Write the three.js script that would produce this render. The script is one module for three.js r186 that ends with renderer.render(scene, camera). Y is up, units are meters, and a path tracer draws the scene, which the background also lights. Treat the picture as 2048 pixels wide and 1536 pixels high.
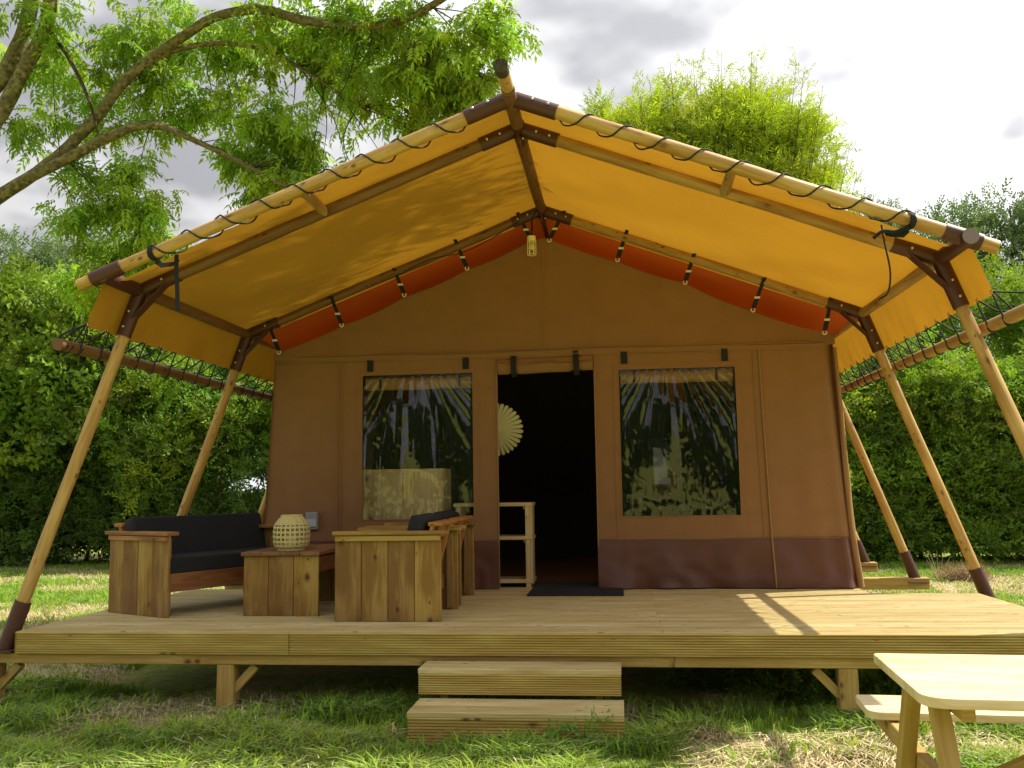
import * as THREE from 'three';
import { mergeGeometries } from 'three/addons/utils/BufferGeometryUtils.js';
import { RoundedBoxGeometry } from 'three/addons/geometries/RoundedBoxGeometry.js';

const scene = new THREE.Scene();
const V = (x, y, z) => new THREE.Vector3(x, y, z);
const DECK = 0.55, X0 = -0.09;               // top of the deck, middle plane of the tent

// ---------------------------------------------------------------- camera, light, exposure
const camera = new THREE.PerspectiveCamera(44.53, 4 / 3, 0.05, 900);
camera.position.set(0.5669, 1.4707, 6.1085);
camera.rotation.order = 'YXZ';
camera.rotation.set(0.1101, 0.1123, -0.0148);
const SUN = V(0.545, 0.80, -0.245).normalize();
const sun = new THREE.DirectionalLight(new THREE.Color(1, 0.93, 0.78), 5.0);
sun.position.copy(SUN).multiplyScalar(40);
sun.castShadow = true;
sun.shadow.mapSize.set(4096, 4096);
Object.assign(sun.shadow.camera, { left: -22, right: 22, top: 22, bottom: -22, near: 1, far: 110 });
sun.shadow.radius = 1;
scene.add(sun, sun.target);
const renderer = new THREE.WebGLRenderer({ antialias: true });
renderer.toneMapping = THREE.LinearToneMapping;
renderer.toneMappingExposure = 1.64;
renderer.shadowMap.enabled = true;

// ---------------------------------------------------------------- random numbers and noise
function mulberry(a) { return () => { a |= 0; a = a + 0x6D2B79F5 | 0; let t = Math.imul(a ^ a >>> 15, 1 | a); t = t + Math.imul(t ^ t >>> 7, 61 | t) ^ t; return ((t ^ t >>> 14) >>> 0) / 4294967296; }; }
const R = mulberry(20240611);
const rr = (a, b) => a + (b - a) * R();
const clamp = (x, a = 0, b = 1) => Math.min(b, Math.max(a, x));
const mix = (a, b, t) => a + (b - a) * t;
const sstep = (a, b, x) => { const t = clamp((x - a) / (b - a)); return t * t * (3 - 2 * t); };
const hash = (x, y, s) => { let h = Math.imul(x, 374761393) ^ Math.imul(y, 668265263) ^ Math.imul(s, 2147483647 ^ 0x5bd1e995); h = Math.imul(h ^ h >>> 13, 1274126177); return ((h ^ h >>> 16) >>> 0) / 4294967296; };
function vnoise(x, y, px, py, s) {           // value noise that repeats after px, py cells
  const xi = Math.floor(x), yi = Math.floor(y), fx = x - xi, fy = y - yi, u = fx * fx * (3 - 2 * fx), v = fy * fy * (3 - 2 * fy);
  const m = (a, p) => ((a % p) + p) % p, x0 = m(xi, px), x1 = m(xi + 1, px), y0 = m(yi, py), y1 = m(yi + 1, py);
  return mix(mix(hash(x0, y0, s), hash(x1, y0, s), u), mix(hash(x0, y1, s), hash(x1, y1, s), u), v);
}
function fbm(u, v, fx, fy, oct, s) {
  let t = 0, a = 0.5, n = 0;
  for (let o = 0; o < oct; o++) { t += a * vnoise(u * fx, v * fy, fx, fy, s + o); n += a; a *= 0.5; fx *= 2; fy *= 2; }
  return t / n;
}
function noise3(x, y, z, s = 0) {
  const f = (p) => [Math.floor(p), p - Math.floor(p)], [xi, a] = f(x), [yi, b] = f(y), [zi, c] = f(z);
  const h = (i, j, k) => hash(xi + i + 57 * (zi + k), yi + j, s), q = (t) => t * t * (3 - 2 * t), A = q(a), B = q(b), C = q(c);
  const l = (k) => mix(mix(h(0, 0, k), h(1, 0, k), A), mix(h(0, 1, k), h(1, 1, k), A), B);
  return mix(l(0), l(1), C);
}
const fbm3 = (x, y, z, o = 4, s = 0) => { let t = 0, a = 0.5, n = 0; for (let i = 0; i < o; i++) { t += a * noise3(x, y, z, s + i * 11); n += a; a *= 0.5; x *= 2.03; y *= 2.03; z *= 2.03; } return t / n; };

// ---------------------------------------------------------------- sky: a bright, broken cloud cover
{
  const W = 2048, H = 1024, data = new Float32Array(W * H * 4);
  for (let j = 0; j < H; j++) {
    const el = ((j + 0.5) / H - 0.5) * Math.PI, cy = Math.sin(el), ch = Math.cos(el);
    for (let i = 0; i < W; i++) {
      const az = ((i + 0.5) / W - 0.5) * 2 * Math.PI, dx = ch * Math.cos(az), dz = ch * Math.sin(az);
      let r, g, b;
      if (cy < 0) { r = 0.55; g = 0.57; b = 0.58; } else {
        const k = 1 / (cy + 0.16), px = dx * k, pz = dz * k;
        const big = fbm3(px * 1.5 + 3.2, 0.4, pz * 1.5 + 7.1, 5, 5), small = fbm3(px * 5 + 1, 2.2, pz * 5, 5, 9);
        const n = big * 0.55 + small * 0.45;
        const dark = sstep(0.47, 0.60, n);                    // grey undersides
        const blue = sstep(0.30, 0.22, n) * 0.6;              // thin places
        const near = Math.max(0, dx * SUN.x + cy * SUN.y + dz * SUN.z);
        const glow = 0.59 + 0.68 * Math.pow(near, 1.3);
        r = mix(1.16, 0.62, dark); g = mix(1.16, 0.625, dark); b = mix(1.17, 0.665, dark);
        r = mix(r, 0.52, blue); g = mix(g, 0.68, blue); b = mix(b, 0.95, blue);
        r *= glow; g *= glow; b *= glow;
        const hz = sstep(0.12, 0.0, cy); r = mix(r, 0.95, hz * 0.7); g = mix(g, 0.96, hz * 0.7); b = mix(b, 0.98, hz * 0.7);
      }
      const o = (j * W + i) * 4; data[o] = r * 0.68; data[o + 1] = g * 0.68; data[o + 2] = b * 0.68; data[o + 3] = 1;
    }
  }
  const t = new THREE.DataTexture(data, W, H, THREE.RGBAFormat, THREE.FloatType);
  t.mapping = THREE.EquirectangularReflectionMapping; t.magFilter = t.minFilter = THREE.LinearFilter; t.needsUpdate = true;
  scene.background = t; scene.environment = t;
}

// ---------------------------------------------------------------- textures
function texture(W, H, fn, srgb = true) {
  const d = new Uint8Array(W * H * 4);
  for (let y = 0; y < H; y++) for (let x = 0; x < W; x++) { const c = fn(x / W, y / H), o = (y * W + x) * 4; d[o] = clamp(c[0], 0, 255); d[o + 1] = clamp(c[1], 0, 255); d[o + 2] = clamp(c[2], 0, 255); d[o + 3] = 255; }
  const t = new THREE.DataTexture(d, W, H, THREE.RGBAFormat); t.wrapS = t.wrapT = THREE.RepeatWrapping; t.magFilter = THREE.LinearFilter; t.minFilter = THREE.LinearMipmapLinearFilter; t.generateMipmaps = true; if (srgb) t.colorSpace = THREE.SRGBColorSpace; t.needsUpdate = true; return t;
}
// wood: u runs along the grain. One tile is 1.6 m by 0.4 m.
function woodTextures(seed, knots, stain, contrast, gap = 9) {
  const q = mulberry(seed), ks = [], W = 1024, H = 512;
  for (let i = 0; i < knots; i++) ks.push([q(), q(), mix(0.004, 0.020, Math.pow(q(), 1.6)), mix(0.35, 1, q())]);
  const tone = new Float32Array(W * H), kn = new Float32Array(W * H);
  for (let y = 0; y < H; y++) for (let x = 0; x < W; x++) {
    const u = x / W, v = y / H; let bend = 0, k = 0;
    for (const [ku, kv, kr, ka] of ks) {
      let du = u - ku, dv = v - kv; du -= Math.round(du); dv -= Math.round(dv); du *= 1.6; dv *= 0.4;
      if (Math.abs(du) > 0.2 || Math.abs(dv) > 0.1) continue;
      const d = Math.hypot(du * 0.7, dv) / kr;
      k = Math.max(k, ka * Math.exp(-d * d * 0.9)); bend += Math.exp(-d * d * 0.05 - du * du * 90) * Math.sign(dv) * 0.9 * Math.exp(-Math.abs(dv) / 0.03);
    }
    const w = fbm(u, v, 3, 6, 3, seed), ring = Math.sin(2 * Math.PI * (v * gap + w * 3.2 + bend));
    const streak = fbm(u, v, 8, 180, 2, seed + 7), blot = fbm(u, v, 5, 5, 4, seed + 21);
    tone[y * W + x] = 0.52 + contrast * (0.2 * ring * (0.5 + w) + 0.5 * (streak - 0.5)) + stain * (blot - 0.5) * 1.5;
    kn[y * W + x] = k;
  }
  const at = (u, v) => { const i = Math.floor(v * H + 1e-6) * W + Math.floor(u * W + 1e-6); return [tone[i], kn[i]]; };
  const map = texture(W, H, (u, v) => { const [t0, k] = at(u, v), t = clamp(t0), f = (l, d, n) => mix(mix(d, l, t), n, k); return [f(255, 205, 96), f(248, 180, 60), f(232, 138, 34)]; });
  const bump = texture(W, H, (u, v) => { const [t, k] = at(u, v), c = 255 * clamp(t * 0.8 + 0.1 - k * 0.3); return [c, c, c]; }, false);
  return { map, bump };
}
const WOOD_A = woodTextures(11, 6, 0.5, 0.6), WOOD_B = woodTextures(37, 7, 1.9, 1.0, 7), WOOD_C = woodTextures(53, 6, 0.6, 0.6, 12);
const WOOD_P = woodTextures(71, 20, 0.9, 0.7, 8);
const WEAVE = texture(512, 512, (u, v) => { const n = fbm(u, v, 5, 5, 4, 3), w = 0.5 + 0.5 * Math.sin(u * 2 * Math.PI * 170) * Math.sin(v * 2 * Math.PI * 170), f = vnoise(u * 256, v * 256, 256, 256, 8), c = 214 + 9 * (n - 0.5) * 1.6 + 14 * (w - 0.5) + 18 * (f - 0.5); return [c, c, c]; });
const WEAVE_BUMP = texture(512, 512, (u, v) => { const w = Math.max(Math.sin(u * 2 * Math.PI * 170), Math.sin(v * 2 * Math.PI * 170)), f = fbm(u, v, 12, 4, 3, 31), c = 110 + 34 * w + 110 * (f - 0.5); return [c, c, c]; }, false);
const TARP = texture(512, 512, (u, v) => { const n = fbm(u, v, 3, 3, 5, 91), f = vnoise(u * 200, v * 200, 200, 200, 18), c = 222 + 34 * (n - 0.5) + 10 * (f - 0.5); return [c, c - 6 * (0.6 - n), c - 12 * (0.6 - n)]; });
const TARP_BUMP = texture(512, 512, (u, v) => { const c = 255 * fbm(u, v, 4, 3, 4, 17); return [c, c, c]; }, false);
const BARK = texture(512, 512, (u, v) => { const n = fbm(u, v, 6, 24, 4, 71), m = fbm(u, v, 7, 7, 4, 77), c = 70 + 160 * n; return [c * mix(1, 0.86, m), c * mix(0.94, 0.95, m), c * mix(0.82, 0.72, m)]; });
const GROUND = texture(1024, 1024, (u, v) => {
  const n = fbm(u, v, 6, 6, 5, 41), f = fbm(u, v, 90, 90, 2, 44), straw = sstep(0.52, 0.64, fbm(u, v, 9, 9, 4, 47));
  return [mix(150, 186, straw) + 60 * (f - 0.5) + 30 * (n - 0.5), mix(160, 164, straw) + 60 * (f - 0.5) + 30 * (n - 0.5), mix(72, 112, straw) + 40 * (f - 0.5)];
});

// ---------------------------------------------------------------- materials (linear base colours)
const C = (r, g, b) => new THREE.Color().setRGB(r, g, b);
const std = (color, o = {}) => new THREE.MeshStandardMaterial({ color, roughness: 0.75, side: THREE.DoubleSide, ...o });
const phys = (color, o = {}) => new THREE.MeshPhysicalMaterial({ color, roughness: 0.75, side: THREE.DoubleSide, ...o });
const wood = (color, w, o = {}) => std(color, { map: w.map, bumpMap: w.bump, bumpScale: 0.0012, roughness: 0.68, ...o });
const M = {
  deck: [0, 1, 2].map((i) => wood([C(0.66, 0.61, 0.37), C(0.61, 0.56, 0.325), C(0.70, 0.655, 0.42)][i], WOOD_A, { roughness: 0.6 })),
  fascia: [0, 1].map((i) => wood([C(0.58, 0.48, 0.17), C(0.54, 0.435, 0.15)][i], WOOD_C)),
  beam: wood(C(0.52, 0.39, 0.145), WOOD_C),
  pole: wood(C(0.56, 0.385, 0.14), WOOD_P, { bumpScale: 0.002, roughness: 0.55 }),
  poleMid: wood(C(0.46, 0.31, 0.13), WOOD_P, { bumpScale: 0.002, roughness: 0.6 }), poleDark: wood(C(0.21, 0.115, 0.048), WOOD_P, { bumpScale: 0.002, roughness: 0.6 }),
  plank: [C(0.345, 0.225, 0.065), C(0.29, 0.18, 0.055), C(0.40, 0.27, 0.07), C(0.32, 0.205, 0.065)].map((c) => wood(c, WOOD_B, { bumpScale: 0.002 })),
  cap: wood(C(0.40, 0.22, 0.10), WOOD_B), capRed: wood(C(0.26, 0.14, 0.075), WOOD_B), rail: wood(C(0.27, 0.12, 0.05), WOOD_B),
  orange: wood(C(0.46, 0.23, 0.065), WOOD_A),
  pale: [C(0.80, 0.74, 0.58), C(0.77, 0.71, 0.55), C(0.82, 0.77, 0.62)].map((c) => wood(c, WOOD_A, { roughness: 0.55 })),
  cream: wood(C(0.76, 0.68, 0.46), WOOD_C),
  steel: std(C(0.075, 0.024, 0.016), { roughness: 0.5, metalness: 0.1 }), galv: std(C(0.55, 0.55, 0.56), { roughness: 0.35, metalness: 0.9 }),
  capEnd: std(C(0.20, 0.15, 0.15), { roughness: 0.6 }),
  cord: std(C(0.012, 0.012, 0.014), { roughness: 0.8 }), webbing: std(C(0.012, 0.012, 0.015), { roughness: 0.9 }), white: std(C(0.7, 0.7, 0.68), { roughness: 0.5 }),
  canvas: std(C(0.38, 0.192, 0.08), { map: WEAVE, bumpMap: WEAVE_BUMP, bumpScale: 0.0016, roughness: 0.95 }),
  hem: std(C(0.46, 0.26, 0.11), { map: WEAVE, bumpMap: WEAVE_BUMP, bumpScale: 0.0016, roughness: 0.95 }),
  skirt: std(C(0.165, 0.055, 0.030), { map: WEAVE, bumpMap: WEAVE_BUMP, bumpScale: 0.0012, roughness: 0.42 }),
  tarp: phys(C(0.56, 0.275, 0.018), { map: TARP, bumpMap: TARP_BUMP, bumpScale: 0.006, transmission: 0.30, thickness: 0, roughness: 1, specularIntensity: 0.3 }),
  lining: phys(C(0.78, 0.20, 0.03), { map: TARP, transmission: 0.6, thickness: 0, roughness: 1, specularIntensity: 0.2 }),
  film: phys(C(0.86, 0.88, 0.84), { transmission: 1, thickness: 0, roughness: 0.04, ior: 1.62 }),
  mesh: phys(C(0.05, 0.05, 0.04), { transmission: 1, thickness: 0, roughness: 0.2 }),
  cushion: std(C(0.016, 0.018, 0.023), { map: WEAVE, bumpMap: WEAVE_BUMP, bumpScale: 0.001, roughness: 0.9 }),
  mat: std(C(0.012, 0.013, 0.017), { roughness: 0.8 }),
  bamboo: std(C(0.55, 0.46, 0.20), { roughness: 0.6 }), candle: std(C(0.8, 0.72, 0.5), { roughness: 0.5 }),
  palm: std(C(0.66, 0.60, 0.33), { roughness: 0.8 }),
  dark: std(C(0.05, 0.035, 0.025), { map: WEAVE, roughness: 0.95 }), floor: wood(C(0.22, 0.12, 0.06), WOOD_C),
  grey: std(C(0.30, 0.31, 0.33), { roughness: 0.4 }), glass: phys(C(1, 1, 1), { transmission: 1, thickness: 0, roughness: 0.05 }),
  bark: std(C(0.55, 0.46, 0.26), { map: BARK, bumpMap: BARK, bumpScale: 0.012, roughness: 0.95 }),
  barkDark: std(C(0.20, 0.16, 0.095), { map: BARK, bumpMap: BARK, bumpScale: 0.01, roughness: 0.95 }),
  ground: std(C(0.80, 0.86, 0.72), { map: GROUND, roughness: 1 }),
};
const leafMat = (c, t = 0.45, rough = 0.92) => phys(c, { transmission: t, thickness: 0, roughness: rough, specularIntensity: 0.6 });

// ---------------------------------------------------------------- naming and grouping
const used = new Map();
const numbered = (n) => { const k = used.get(n) ?? 0; used.set(n, k + 1); return k ? `${n}_${String(k).padStart(3, '0')}` : n; };
function tag(o, label, category, group) { o.userData = { label, category }; if (group) o.userData.group = group; return o; }
function thing(name, label, category, [x, y, z] = [0, 0, 0], turn = 0, group) {
  const o = new THREE.Group(); o.name = numbered(name); o.position.set(x, y, z); o.rotation.y = turn; scene.add(o); return tag(o, label, category, group);
}
const flat = (gs) => Array.isArray(gs) ? (gs.length === 1 ? gs[0] : mergeGeometries(gs.map((g) => { const h = g.index ? g.toNonIndexed() : g.clone(); for (const k of Object.keys(h.attributes)) if (!['position', 'normal', 'uv'].includes(k)) h.deleteAttribute(k); return h; }))) : gs;
// a mesh whose geometry is in the parent's own axes
function part(name, geo, mat, parent, at) {
  const m = new THREE.Mesh(flat(geo), mat); m.name = name; m.castShadow = m.receiveShadow = true; if (at) m.position.set(...at); parent.add(m); return m;
}
// a mesh whose geometry is in world axes, under an unturned thing
function wpart(name, geo, mat, parent) { const m = part(name, geo, mat, parent); if (parent.isGroup) m.position.copy(parent.position).negate(); return m; }
function structure(name, geo, mat) { const m = part(name, geo, mat, scene); m.name = numbered(name); m.userData.kind = 'structure'; return m; }

// ---------------------------------------------------------------- geometry helpers
// a plank with chamfered edges; the grain runs along the axis named; uv in metres / wood tile
function plank(lx, ly, lz, grain = 'x', b = 0.004, cx = 0, cy = 0, cz = 0) {
  const h = [lx / 2, ly / 2, lz / 2]; b = Math.min(b, h[0] * 0.45, h[1] * 0.45, h[2] * 0.45);
  const pos = [], uv = [], g = 'xyz'.indexOf(grain), ou = R(), ov = R();
  const pt = (s, ax) => s.map((q, i) => q * (i === ax ? h[i] : h[i] - b));
  const push = (...ps) => {
    const a = V(...ps[0]), n = V(...ps[1]).sub(a).cross(V(...ps[2]).sub(a)), mid = V(0, 0, 0); ps.forEach((p) => mid.add(V(...p)));
    if (n.dot(mid) < 0) ps.reverse();
    const an = [Math.abs(n.x), Math.abs(n.y), Math.abs(n.z)], d = an.indexOf(Math.max(...an));
    const U = d === g ? (g + 1) % 3 : g, W = [0, 1, 2].find((i) => i !== U && i !== d);
    const tri = (p) => { pos.push(p[0] + cx, p[1] + cy, p[2] + cz); uv.push(ou + (p[U]) / 1.6, ov + p[W] / 0.4); };
    for (let i = 1; i + 1 < ps.length; i++) { tri(ps[0]); tri(ps[i]); tri(ps[i + 1]); }
  };
  for (let ax = 0; ax < 3; ax++) for (const s of [-1, 1]) {
    const [p, q] = [0, 1, 2].filter((i) => i !== ax), v = (a, c) => { const k = [0, 0, 0]; k[ax] = s; k[p] = a; k[q] = c; return pt(k, ax); };
    push(v(-1, -1), v(1, -1), v(1, 1), v(-1, 1));
  }
  for (let ax = 0; ax < 3; ax++) { const [p, q] = [0, 1, 2].filter((i) => i !== ax); for (const s of [-1, 1]) for (const t of [-1, 1]) { const v = (e, f) => { const k = [0, 0, 0]; k[ax] = e; k[p] = s; k[q] = t; return pt(k, f); }; push(v(-1, p), v(1, p), v(1, q), v(-1, q)); } }
  for (const s of [-1, 1]) for (const t of [-1, 1]) for (const r of [-1, 1]) push(pt([s, t, r], 0), pt([s, t, r], 1), pt([s, t, r], 2));
  const o = new THREE.BufferGeometry(); o.setAttribute('position', new THREE.Float32BufferAttribute(pos, 3)); o.setAttribute('uv', new THREE.Float32BufferAttribute(uv, 2)); o.computeVertexNormals(); return o;
}
// a board whose face is milled with grooves: length along x, width w, thickness t; the milled face looks up (or to +z when standing)
function groovedBoard(len, w, t, grooves, standing, cx, cy, cz) {
  const s = []; const m = 0.006, span = w - 2 * m, step = span / grooves, d = standing ? 0.009 : 0.006; s.push([-w / 2, -t / 2], [-w / 2, t / 2 - 0.004], [-w / 2 + 0.004, t / 2]);
  for (let i = 0; i < grooves; i++) { const a = -w / 2 + m + i * step; s.push([a + step * 0.27, t / 2], [a + step * 0.34, t / 2 - d], [a + step * 0.66, t / 2 - d], [a + step * 0.73, t / 2]); }
  s.push([w / 2 - 0.004, t / 2], [w / 2, t / 2 - 0.004], [w / 2, -t / 2]);
  const pos = [], uv = [], ou = R(), ov = R(), n = s.length; let run = 0;
  const P = (x, q) => standing ? [cx + x, cy + q[0], cz + q[1]] : [cx + x, cy + q[1], cz - q[0]];
  for (let i = 0; i < n; i++) {
    const a = s[i], b = s[(i + 1) % n], l = Math.hypot(b[0] - a[0], b[1] - a[1]), A = P(-len / 2, a), B = P(len / 2, a), D = P(-len / 2, b), E = P(len / 2, b), u0 = ou, u1 = ou + len / 1.6, v0 = ov + run / 0.4, v1 = ov + (run + l) / 0.4; run += l;
    pos.push(...A, ...B, ...E, ...A, ...E, ...D); uv.push(u0, v0, u1, v0, u1, v1, u0, v0, u1, v1, u0, v1);
  }
  for (const e of [-1, 1]) for (let i = 1; i + 1 < n; i++) { const q = [s[0], s[i], s[i + 1]].map((p) => P(e * len / 2, p)); if (e < 0) q.reverse(); for (const p of q) { pos.push(...p); uv.push(ou + p[1], ov + p[2]); } }
  const o = new THREE.BufferGeometry(); o.setAttribute('position', new THREE.Float32BufferAttribute(pos, 3)); o.setAttribute('uv', new THREE.Float32BufferAttribute(uv, 2)); o.computeVertexNormals(); return o;
}
// a round timber from a to b, slightly uneven
function pole(a, b, ra, rb = ra, wob = 0.0025, seg = 10) {
  const L = a.distanceTo(b), n = 16, g = new THREE.CylinderGeometry(1, 1, L, n, seg, false), p = g.attributes.position, uv = g.attributes.uv, s = Math.floor(R() * 1e6), ou = R(), ov = R();
  for (let i = 0; i < p.count; i++) {
    const y = p.getY(i), t = y / L + 0.5, x = p.getX(i), z = p.getZ(i), ang = Math.atan2(z, x), r = mix(ra, rb, t) + wob * 2 * (noise3(t * L * 3, ang * 0.8, 0, s) - 0.5);
    const bx = wob * 3 * (noise3(t * L * 1.1, 9, 0, s) - 0.5), bz = wob * 3 * (noise3(t * L * 1.1, 19, 0, s) - 0.5);
    p.setXYZ(i, x * r + bx, y, z * r + bz);
    if (Math.abs(g.attributes.normal.getY(i)) < 0.5) uv.setXY(i, ou + t * L / 1.6, ov + uv.getX(i) * Math.PI * 2 * ra / 0.4); else uv.setXY(i, ou + x * ra, ov + z * ra);
  }
  g.computeVertexNormals();
  g.applyQuaternion(new THREE.Quaternion().setFromUnitVectors(V(0, 1, 0), b.clone().sub(a).normalize())); const c = a.clone().add(b).multiplyScalar(0.5); g.translate(c.x, c.y, c.z); return g;
}
function sleeve(a, b, r) { const L = a.distanceTo(b), g = new THREE.CylinderGeometry(r, r, L, 20, 1, false); g.applyQuaternion(new THREE.Quaternion().setFromUnitVectors(V(0, 1, 0), b.clone().sub(a).normalize())); const c = a.clone().add(b).multiplyScalar(0.5); g.translate(c.x, c.y, c.z); return g; }
function bar(a, b, w, h, up = V(0, 1, 0), grain = 'x', bev = 0.003) {   // rectangular bar from a to b, w across, h along up
  const g = plank(a.distanceTo(b), h, w, grain, bev), x = b.clone().sub(a).normalize(), z = x.clone().cross(up).normalize(), y = z.clone().cross(x);
  g.applyMatrix4(new THREE.Matrix4().makeBasis(x, y, z)); const c = a.clone().add(b).multiplyScalar(0.5); g.translate(c.x, c.y, c.z); return g;
}
const tube = (pts, r, seg = pts.length * 4, rad = 6, closed = false) => new THREE.TubeGeometry(new THREE.CatmullRomCurve3(pts, closed, 'catmullrom', 0.5), seg, r, rad, closed);
function limb(pts, radii, seg = 8) {          // a tapering branch through points
  const c = new THREE.CatmullRomCurve3(pts), n = pts.length * 6, g = new THREE.TubeGeometry(c, n, 1, seg, false), p = g.attributes.position, uv = g.attributes.uv, L = c.getLength(), s = Math.floor(R() * 1e5);
  for (let i = 0; i <= n; i++) {
    const t = i / n, q = c.getPointAt(t), k = t * (radii.length - 1), f = Math.min(radii.length - 2, Math.floor(k)), r = mix(radii[f], radii[f + 1], k - f);
    for (let j = 0; j <= seg; j++) { const m = i * (seg + 1) + j, rj = r * (0.88 + 0.24 * noise3(t * L * 5, (j % seg) * 1.3, 0, s)); p.setXYZ(m, q.x + (p.getX(m) - q.x) * rj, q.y + (p.getY(m) - q.y) * rj, q.z + (p.getZ(m) - q.z) * rj); uv.setXY(m, j / seg * 2 * Math.max(1, Math.round(r * 6)), t * L); }
  }
  g.computeVertexNormals(); return g;
}
// a cloth of nx by ny cells: fn(s, t) gives a point
function cloth(nx, ny, fn, uvScale = [1, 1], skip) {
  const pos = [], uv = [], idx = [];
  for (let j = 0; j <= ny; j++) for (let i = 0; i <= nx; i++) { const p = fn(i / nx, j / ny, i, j); pos.push(p.x, p.y, p.z); uv.push(i / nx * uvScale[0], j / ny * uvScale[1]); }
  for (let j = 0; j < ny; j++) for (let i = 0; i < nx; i++) { if (skip && skip(i, j)) continue; const a = j * (nx + 1) + i, b = a + 1, c = a + nx + 1, d = c + 1; idx.push(a, b, d, a, d, c); }
  const g = new THREE.BufferGeometry(); g.setAttribute('position', new THREE.Float32BufferAttribute(pos, 3)); g.setAttribute('uv', new THREE.Float32BufferAttribute(uv, 2)); g.setIndex(idx); g.computeVertexNormals(); return g;
}
function cushionGeo(w, h, d, r, bulge) {
  const g = new RoundedBoxGeometry(w, h, d, 6, r), p = g.attributes.position, s = Math.floor(R() * 999);
  for (let i = 0; i < p.count; i++) { const x = p.getX(i), y = p.getY(i), z = p.getZ(i), k = 1 + bulge * Math.cos(x / w * Math.PI) * Math.cos(z / d * Math.PI) + 0.03 * (noise3(x * 7, y * 7, z * 7, s) - 0.5); p.setXYZ(i, x * (1 + bulge * 0.1), y * k, z); }
  g.computeVertexNormals(); const u = g.attributes.uv; for (let i = 0; i < u.count; i++) u.setXY(i, p.getX(i) + p.getY(i) * 0.4, p.getZ(i) + p.getY(i)); return g;
}

// ================================================================ THE SETTING: lawn
{
  const g = cloth(120, 120, (s, t) => { const x = (s - 0.5), z = (t - 0.5), k = (q) => Math.sign(q) * Math.pow(Math.abs(q) * 2, 2.4) * 300; const X = k(x), Z = -3 + k(z); return V(X, -0.015 + 0.05 * (fbm3(X * 0.5, 0, Z * 0.5, 3, 61) - 0.5), Z); });
  const p = g.attributes.position, u = g.attributes.uv; for (let i = 0; i < p.count; i++) u.setXY(i, p.getX(i) / 4, p.getZ(i) / 4);
  g.index.array.reverse(); g.computeVertexNormals();
  structure('lawn', g, M.ground);
}

// ================================================================ DECK
const deck = thing('wooden_deck', 'raised timber deck of pale grooved boards carrying the brown tent', 'deck', [-0.03, 0, -1.2]);
{
  const XL = -3.53, XR = 3.47, w = 0.145, gap = 0.008;
  let z = -w / 2, row = 0;
  while (z > -2.75) {
    const cut = [mix(XL, XR, 0.62), mix(XL, XR, 0.34), mix(XL, XR, 0.80)][row % 3];
    const end = z < -2.2 ? 2.62 : XR, start = z < -2.55 ? -2.66 : XL;
    for (const [a, b] of [[start, Math.min(cut, end)], [cut, end]]) if (b - a > 0.3) wpart('deck_board', groovedBoard(b - a - 0.003, w - gap, 0.028, 9, false, (a + b) / 2, DECK - 0.014 + rr(-0.0008, 0.0008), z), M.deck[Math.floor(R() * 3)], deck);
    z -= w; row++;
  }
  for (const [a, b] of [[XL, -1.615], [-1.615, XR]]) wpart('fascia_board', groovedBoard(b - a - 0.003, 0.142, 0.026, 8, true, (a + b) / 2, DECK - 0.004 - 0.071, 0.014), M.fascia[a === XL ? 0 : 1], deck);
  for (const x of [XL - 0.012, XR + 0.012]) { const g = groovedBoard(x < 0 ? 2.4 : 2.2, 0.142, 0.024, 10, true, 0, 0, 0); g.rotateY(x < 0 ? -Math.PI / 2 : Math.PI / 2); g.translate(x, DECK - 0.075, x < 0 ? -1.2 : -1.1); wpart('fascia_board', g, M.fascia[1], deck); }
  wpart('beam', plank(4.95, 0.066, 0.09, 'x', 0.004, -1.6, 0.369, -0.045), M.beam, deck);
  wpart('beam', plank(3.1, 0.066, 0.09, 'x', 0.004, 2.4265, 0.369, -0.0448), M.beam, deck);
  for (const zb of [-2.42, -4.45, -6.48]) wpart('beam', plank(7.75, 0.12, 0.14, 'x', 0.006, -0.09, 0.40 - (zb > -3 ? 0.045 : 0), zb), M.beam, deck);
  for (const x of [-3.45, -1.6, 0.2, 1.9, 3.35]) wpart('joist', plank(0.045, 0.12, 2.3, 'z', 0.004, x, 0.462, -1.25), M.beam, deck);
  for (const [x, s] of [[-3.74, 1], [-2.06, 1], [1.93, -1]]) {
    wpart('deck_post', plank(0.115, 0.36, 0.115, 'y', 0.005, x, 0.155, -0.06), M.beam, deck);
    const a = V(x + s * 0.045, 0.165, -0.062), b = V(x + s * 0.195, 0.322, -0.062);
    wpart('brace', bar(a, b, 0.055, 0.055, V(0, 0, 1)), M.beam, deck);
  }
  for (const [x, z2] of [[-2.06, -2.4], [1.93, -2.4], [-0.1, -2.4], [3.2, -2.4]]) wpart('deck_post', plank(0.115, 0.36, 0.115, 'y', 0.005, x, 0.155, z2), M.beam, deck);
}
const steps = thing('wooden_steps', 'two broad box steps of grooved boards leading up to the deck', 'steps', [-0.07, 0, 0.32]);
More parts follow.
